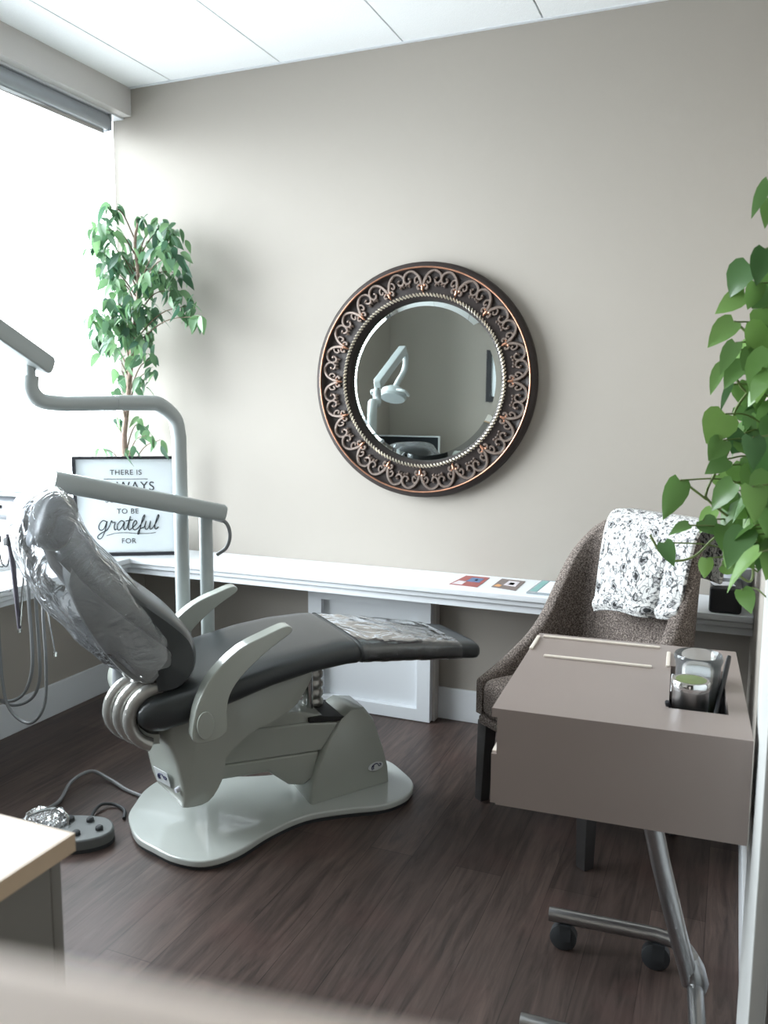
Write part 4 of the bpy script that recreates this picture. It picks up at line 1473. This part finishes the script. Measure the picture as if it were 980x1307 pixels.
pen((0.185, -0.165, zb + 0.006), (0.232, 0.085, ZT + 0.05), 0.0062, 'pen', 'long black pen leaning out over the far right corner of the cart', 'blackp')
pen((0.108, -0.155, zb + 0.07), (0.096, -0.185, ZT + 0.012), 0.0055, 'pen', 'short black pen end sticking out over the near left edge of the recess', 'blackp')
pen((0.106, -0.08, zb + 0.004), (0.106, -0.072, ZT + 0.04), 0.0045, 'pen', 'slim chrome pen upright behind the steel canister', 'chrome')
p0 = RC @ Vector((0.2085, -0.10, zb))
m = MB()
m.box((0, 0, 0.024), (0.024, 0.07, 0.045)).bevel(0.006, 3)
tag(m.build('sharpener_box', 'blackp', None, loc=p0), 'small glossy black box in the near right of the cart recess', 'box')

# ------------------------------------------------------------------ printed things on the ledge
def card(name, label, quad, base, bits, th=0.0015, cat='card', group=None):
    """flat print: quad corners in world x/y on the ledge, decoration patches in unit coordinates"""
    Z = 0.7005
    c = Vector((sum(q[0] for q in quad) / 4, sum(q[1] for q in quad) / 4, Z))
    t = thing(name, label, cat, c, 0, group)
    def at(u, v, z):
        a, b, cc, d = [Vector((q[0], q[1], 0)) for q in quad]
        p = a.lerp(d, u).lerp(b.lerp(cc, u), v)
        return Vector((p.x - c.x, p.y - c.y, z))
    m = MB()
    m.rings([[at(u, v, z) for u, v in ((0, 0), (1, 0), (1, 1), (0, 1))] for z in (0, th)])
    m.build('sheet', base, t)
    for nm, mm, poly in bits:
        m = MB()
        m.rings([[at(u, v, z) for u, v in poly] for z in (th, th + 0.0006)])
        m.build(nm, mm, t)
    return t
def circ(u, v, r1, r2, n=12):
    return [(u + r1 * math.cos(2 * PI * k / n), v + r2 * math.sin(2 * PI * k / n)) for k in range(n)]
card('postcard', 'red bordered postcard, leftmost print on the ledge', [(-1.10, 3.40), (-1.085, 3.60), (-0.975, 3.60), (-0.972, 3.39)], 'cardr',
     [('print_patch', 'cardp', [(0.06, 0.05), (0.42, 0.05), (0.40, 0.38), (0.10, 0.42)]), ('print_patch', 'cardb', [(0.36, 0.42), (0.88, 0.40), (0.86, 0.82), (0.38, 0.84)]), ('print_patch', 'paper', circ(0.66, 0.62, 0.06, 0.08))])
card('postcard', 'grey postcard with pale centre between the red card and the clipboard', [(-0.92, 3.42), (-0.92, 3.60), (-0.812, 3.59), (-0.808, 3.39)], 'cardg',
     [('print_patch', 'cardp', [(0.36, 0.34), (0.86, 0.34), (0.84, 0.84), (0.38, 0.84)]), ('print_patch', 'cardo', [(0.05, 0.12), (0.3, 0.10), (0.32, 0.3), (0.12, 0.36)]), ('print_patch', 'bframe', [(0.5, 0.45), (0.72, 0.45), (0.7, 0.68), (0.52, 0.68)])])
card('clipboard', 'clear clipboard holding white paper on the ledge beside the armchair', [(-0.755, 3.36), (-0.745, 3.625), (-0.50, 3.625), (-0.50, 3.36)], 'clip',
     [('print_patch', 'teal', [(0.03, 0.1), (0.14, 0.1), (0.14, 0.92), (0.03, 0.92)]), ('paper_sheet', 'sheet', [(0.16, 0.05), (0.98, 0.05), (0.98, 0.93), (0.16, 0.93)])], 0.006, 'clipboard')
t = thing('tissue_box', 'black box with a white label on the ledge beyond the armchair', 'box', (0.0, 3.43, 0.7005))
MB().span((-0.055, -0.10, 0), (0.06, 0.10, 0.10)).bevel(0.012, 3).build('body', 'blackp', t)
MB().box((-0.01, -0.05, 0.103), (0.075, 0.07, 0.003), Matrix.Rotation(0.25, 3, 'Z')).build('label_sheet', 'label', t)
t = thing('grey_bowl', 'grey bowl tucked behind the black box at the ledge end', 'bowl', (0.045, 3.585, 0.7005))
MB().lathe([(0, 0), (0.03, 0), (0.052, 0.06), (0.056, 0.135), (0.05, 0.135), (0.046, 0.065), (0.0, 0.01)], seg=28).build('bowl_body', 'tray', t)

# ------------------------------------------------------------------ white cabinet at the right with the pothos on it
WC = thing('display_cabinet', 'tall white cabinet with smoked door at the right edge, plant on top', 'cabinet', (0.34, 1.72, 0))
m = MB()
m.span((-0.262, -0.22, 0.0), (0.27, 0.225, 1.13)).bevel(0.004, 2)
m.build('body', 'cabw', WC)
MB().span((-0.236, -0.236, 0.06), (0.262, -0.2205, 0.90)).bevel(0.003, 2).build('door', 'smoke', WC)
dr = MB().span((-0.236, -0.238, 0.93), (0.262, -0.2205, 1.11)).bevel(0.003, 2).build('drawer', 'white', WC)
MB().tube([(-0.03, -0.252, 1.02), (0.07, -0.252, 1.02)], 0.005, 8).build('handle', 'chrome', dr)
PB = Vector((0.235, 1.80, 1.1305))
PT = thing('pothos_plant', 'bushy green pothos climbing and trailing from atop the white cabinet', 'plant', PB)
m = MB()
m.lathe([(0, 0), (0.07, 0), (0.095, 0.14), (0.102, 0.14), (0.102, 0.16), (0.09, 0.16), (0.088, 0.135), (0, 0.135)], seg=32)
m.build('pot', 'potw', PT)
MB().lathe([(0, 0.136), (0.06, 0.142), (0.087, 0.136)], seg=20).build('soil', 'soil', PT)
MB().tube([(0, 0.0, 0.12), (-0.01, 0.0, 0.5), (-0.02, 0.0, 0.95)], 0.018, 10).build('moss_pole', 'moss', PT)
POT = [(0.032, 1.906, 0.011, 1.856, 0.019), (0.035, 1.873, 0.032, 1.828, 0.019), (0.035, 1.779, 0.025, 1.727, 0.03), (0.008, 1.751, -0.018, 1.705, 0.046), (0.002, 1.694, -0.041, 1.669, 0.03), (0.023, 1.714, 0.012, 1.677, 0.027), (0.046, 1.699, 0.022, 1.674, 0.034), (-0.014, 1.641, -0.052, 1.604, 0.034), (-0.009, 1.6, -0.029, 1.552, 0.024), (-0.032, 1.556, -0.047, 1.511, 0.019), (0.007, 1.559, -0.019, 1.521, 0.03), (0.027, 1.586, 0.014, 1.549, 0.03), (0.05, 1.626, 0.024, 1.586, 0.053), (0.016, 1.613, 0.021, 1.591, 0.015), (-0.014, 1.518, -0.026, 1.478, 0.011), (0.047, 1.521, 0.026, 1.485, 0.03), (-0.02, 1.459, -0.047, 1.413, 0.047), (0.057, 1.463, 0.027, 1.428, 0.053), (0.018, 1.421, 0.0, 1.389, 0.038), (-0.021, 1.406, -0.042, 1.374, 0.03), (-0.011, 1.368, -0.045, 1.345, 0.027), (0.012, 1.414, 0.05, 1.386, 0.04), (0.041, 1.352, 0.027, 1.316, 0.032), (-0.1, 1.321, -0.124, 1.257, 0.035), (0.004, 1.319, -0.028, 1.274, 0.034), (0.07, 1.297, 0.019, 1.262, 0.038), (-0.078, 1.228, -0.108, 1.213, 0.02), (-0.125, 1.188, -0.105, 1.154, 0.024), (-0.052, 1.24, -0.027, 1.22, 0.03), (-0.008, 1.232, 0.016, 1.169, 0.037), (-0.041, 1.161, -0.042, 1.127, 0.021), (-0.01, 1.149, 0.015, 1.14, 0.021), (0.025, 1.173, 0.047, 1.155, 0.026), (0.031, 1.101, 0.048, 1.066, 0.027), (0.056, 1.211, 0.076, 1.237, 0.02), (0.022, 1.559, 0.05, 1.525, 0.034), (0.042, 1.449, 0.063, 1.408, 0.038), (0.005, 1.476, 0.026, 1.449, 0.03), (-0.001, 1.357, 0.023, 1.319, 0.032), (0.026, 1.379, 0.06, 1.353, 0.037), (0.043, 1.31, 0.071, 1.283, 0.034), (-0.015, 1.3, 0.007, 1.265, 0.03), (-0.033, 1.263, -0.051, 1.226, 0.026), (0.027, 1.252, 0.01, 1.215, 0.03), (0.035, 1.666, 0.053, 1.626, 0.038), (0.037, 1.739, 0.051, 1.706, 0.03), (0.028, 1.626, 0.046, 1.592, 0.03), (-0.001, 1.518, 0.021, 1.477, 0.027), (-0.027, 1.335, -0.005, 1.308, 0.027), (0.046, 1.267, 0.067, 1.233, 0.026)]  # leaf ends, and the vines further down, converted from image pixels
rp = random.Random(4)
lf, vn = MB(), MB()
def pothos_leaf(a, b, W_):
    d = b - a
    nv = Vector((rp.gauss(0, 0.3), -1.0, 0.45 + rp.gauss(0, 0.35)))
    leaf(lf, a - PB, d, nv, d.length * 1.22, W_ * 1.5, 0.08, rp.uniform(-0.05, 0.3), True)
for i, (x0, z0, x1, z1, w_) in enumerate(POT):
    y = 1.85 + (0.05 if i >= 35 else -0.03) + rp.uniform(-0.03, 0.03)
    f = y / 1.85
    a = Vector((x0 * f, y, 1.48 + (z0 - 1.48) * f))
    b = Vector((x1 * f, y - rp.uniform(-0.012, 0.022), 1.48 + (z1 - 1.48) * f))
    pothos_leaf(a, b, w_)
    # petiole back towards the plant's core
    core = Vector((max(0.06, a.x + 0.05), y + 0.03, a.z - 0.03 + 0.02 * rp.random()))
    pts = catmull([core - PB, (a + core) / 2 + Vector((0, 0, 0.012)) - PB, a - PB], 4)
    vn.tube(pts, 0.0018, 5)
for k in range(270):
    z = rp.uniform(1.2, 2.15)
    x = 0.085 + min(0.45, abs(rp.gauss(0, 0.13)))
    if k >= 190:
        z = rp.uniform(1.2, 1.62)
        x = rp.uniform(0.015, 0.12)
    if z > 1.8:
        x += 0.02
    y = 1.80 + rp.gauss(0, 0.09)
    y = min(y, 1.87)
    a = Vector((x, y, z))
    an = rp.uniform(0, 2 * PI)
    L_ = rp.uniform(0.05, 0.085)
    d = Vector((math.cos(an) * 0.5 - 0.15, math.sin(an) * 0.5, -0.9))
    b = a + d.normalized() * L_
    nv = Vector((math.cos(an), math.sin(an) - 0.4, 0.6))
    leaf(lf, a - PB, d, nv, L_, L_ * 0.82, 0.15, rp.uniform(0, 0.3), True)
    core = Vector((0.215, 1.80, z - 0.05))
    pts = catmull([core - PB, (a + core) / 2 + Vector((0, 0, 0.03)) - PB, a - PB], 4)
    vn.tube(pts, 0.0018, 5)
VINES = [[(0.058, 1.559), (0.023, 1.508), (-0.004, 1.459), (-0.008, 1.391), (-0.031, 1.341), (-0.047, 1.3), (-0.041, 1.279), (0.015, 1.238), (0.062, 1.223)],
         [(-0.046, 1.282), (-0.069, 1.299), (-0.099, 1.321)], [(-0.014, 1.643), (0.006, 1.625), (0.027, 1.604), (0.06, 1.587)], [(-0.016, 1.553), (-0.001, 1.525), (0.016, 1.504), (0.06, 1.477)],
         [(0.002, 1.697), (0.029, 1.675), (0.07, 1.661)], [(-0.009, 1.601), (0.003, 1.587), (0.05, 1.574)], [(0.019, 1.177), (0.021, 1.22), (0.06, 1.229)],
         [(-0.155, 1.201), (-0.132, 1.165), (-0.103, 1.149), (-0.062, 1.163), (-0.017, 1.211), (0.06, 1.242)], [(0.018, 1.133), (0.045, 1.117), (0.05, 1.143), (0.035, 1.171), (0.07, 1.22)],
         [(0.034, 1.90), (0.06, 1.88), (0.12, 1.84)]]
for v in VINES:
    pts = catmull([(x - PB.x, 1.86 - PB.y, z - PB.z) for x, z in v], 6)
    vn.tube(pts, 0.0026, 6)
for k in range(9):
    a = rp.uniform(0, 2 * PI)
    s_ = Vector((0.05 * math.cos(a), 0.05 * math.sin(a), 0.13))
    e_ = Vector((rp.uniform(-0.15, 0.0), rp.uniform(-0.02, 0.06), rp.uniform(0.12, 0.3)))
    vn.tube(catmull([s_, (s_ + e_) / 2 + Vector((0, 0, 0.08)), e_], 5), 0.003, 6)
vn.build('vines', 'vine', PT)
lf.build('foliage', 'pothos', PT, fix=False, sharp=180)

# ------------------------------------------------------------------ worktop cabinet at the lower left, monitor, picture behind the camera
BC = thing('worktop_cabinet', 'low grey cabinet with a white worktop and wood edge at lower left', 'cabinet', (-0.85, 0.13, 0))
m = MB()
m.span((-2.04, 0.002, 0.833), (-0.002, 0.755, 0.86))
m.build('worktop', 'laminate', BC)
m = MB()
m.span((-0.0019, 0.002, 0.833), (0.004, 0.759, 0.8601))
m.span((-2.04, 0.7551, 0.833), (-0.002, 0.759, 0.8601))
m.build('worktop_edge', 'edge', BC)
m = MB()
m.span((-2.03, 0.005, 0.09), (-0.010, 0.722, 0.8329))
m.span((-2.03, 0.005, 0.0), (-0.03, 0.65, 0.09))
m.build('body', 'cabgrey', BC)
for k in range(4):
    a = -0.010 - 0.503 * (k + 1) + 0.003
    d_ = MB().span((a, 0.7235, 0.10), (a + 0.5, 0.744, 0.825)).bevel(0.003, 2).build('door', 'cabgrey', BC)
    MB().tube([(a + 0.43, 0.752, 0.66), (a + 0.43, 0.752, 0.78)], 0.005, 8).build('handle', 'steel', d_)
MN = thing('computer_monitor', 'black screen computer monitor with silver bezel on the worktop behind the camera', 'monitor', (-2.62, 0.40, 0.8605), math.radians(0))
MB().span((-0.29, -0.02, 0.06), (0.29, 0.012, 0.325)).bevel(0.005, 2).build('casing', 'bezel', MN)
MB().span((-0.28, 0.0122, 0.07), (0.28, 0.0145, 0.315)).build('screen', 'screen', MN)
m = MB()
m.box((0, -0.02, 0.006), (0.2, 0.14, 0.012)).bevel(0.004, 2)
m.box((0, -0.03, 0.08), (0.05, 0.02, 0.14))
m.build('stand', 'bezel', MN)
WP = thing('wall_picture', 'dark framed picture with pale mount on the wall behind the camera', 'picture', (-1.82, 0.131, 1.48))
m = MB()
for a, b in (((-0.18, 0, 0), (-0.135, 0.03, 0.44)), ((0.135, 0, 0), (0.18, 0.03, 0.44)), ((-0.135, 0, 0), (0.135, 0.03, 0.045)), ((-0.135, 0, 0.395), (0.135, 0.03, 0.44))):
    m.span(a, b)
m.build('frame', 'bframe', WP)
MB().span((-0.136, 0.002, 0.044), (0.136, 0.016, 0.396)).build('mount', 'paper', WP)

# made-up pale ledge under the camera, stands in for an unidentified near blur
LG = thing('near_blur_standin', 'pale beige rounded stand-in for an unidentified blur very close at the bottom edge', 'stand-in shape', (-0.142, -0.021, 0))
o_ = [(-0.16, -0.10), (0.11, -0.10), (0.155, -0.08), (0.163, -0.05), (0.164, 0.088), (0.159, 0.102), (0.148, 0.109), (0.135, 0.109), (-0.16, 0.066)]
m = MB()
m.prism(o_, 1.35, 1.4105).bevel(0.008, 4)
m.build('standin_top', 'ledge', LG)
m = MB()
m.prism([(a * 0.9 - 0.008, b * 0.85) for a, b in o_], 0.0, 1.351)
m.build('standin_post', 'ledge', LG)

# fill light added behind the camera, no known corridor lamp
CL = thing('corridor_fill_light', 'added glowing fill panel in the unseen corridor behind the camera', 'fill light', (-0.35, -0.8, CZ - 0.012))
MB().span((-0.3, -0.6, 0.0), (0.3, 0.6, 0.01)).build('fill_panel', 'lamp', CL)
m = MB()
for a, b in (((-0.33, -0.63, -0.004), (-0.3, 0.63, 0.011)), ((0.3, -0.63, -0.004), (0.33, 0.63, 0.011)), ((-0.3, -0.63, -0.004), (0.3, -0.6, 0.011)), ((-0.3, 0.6, -0.004), (0.3, 0.63, 0.011))):
    m.span(a, b)
m.build('frame', 'white', CL)
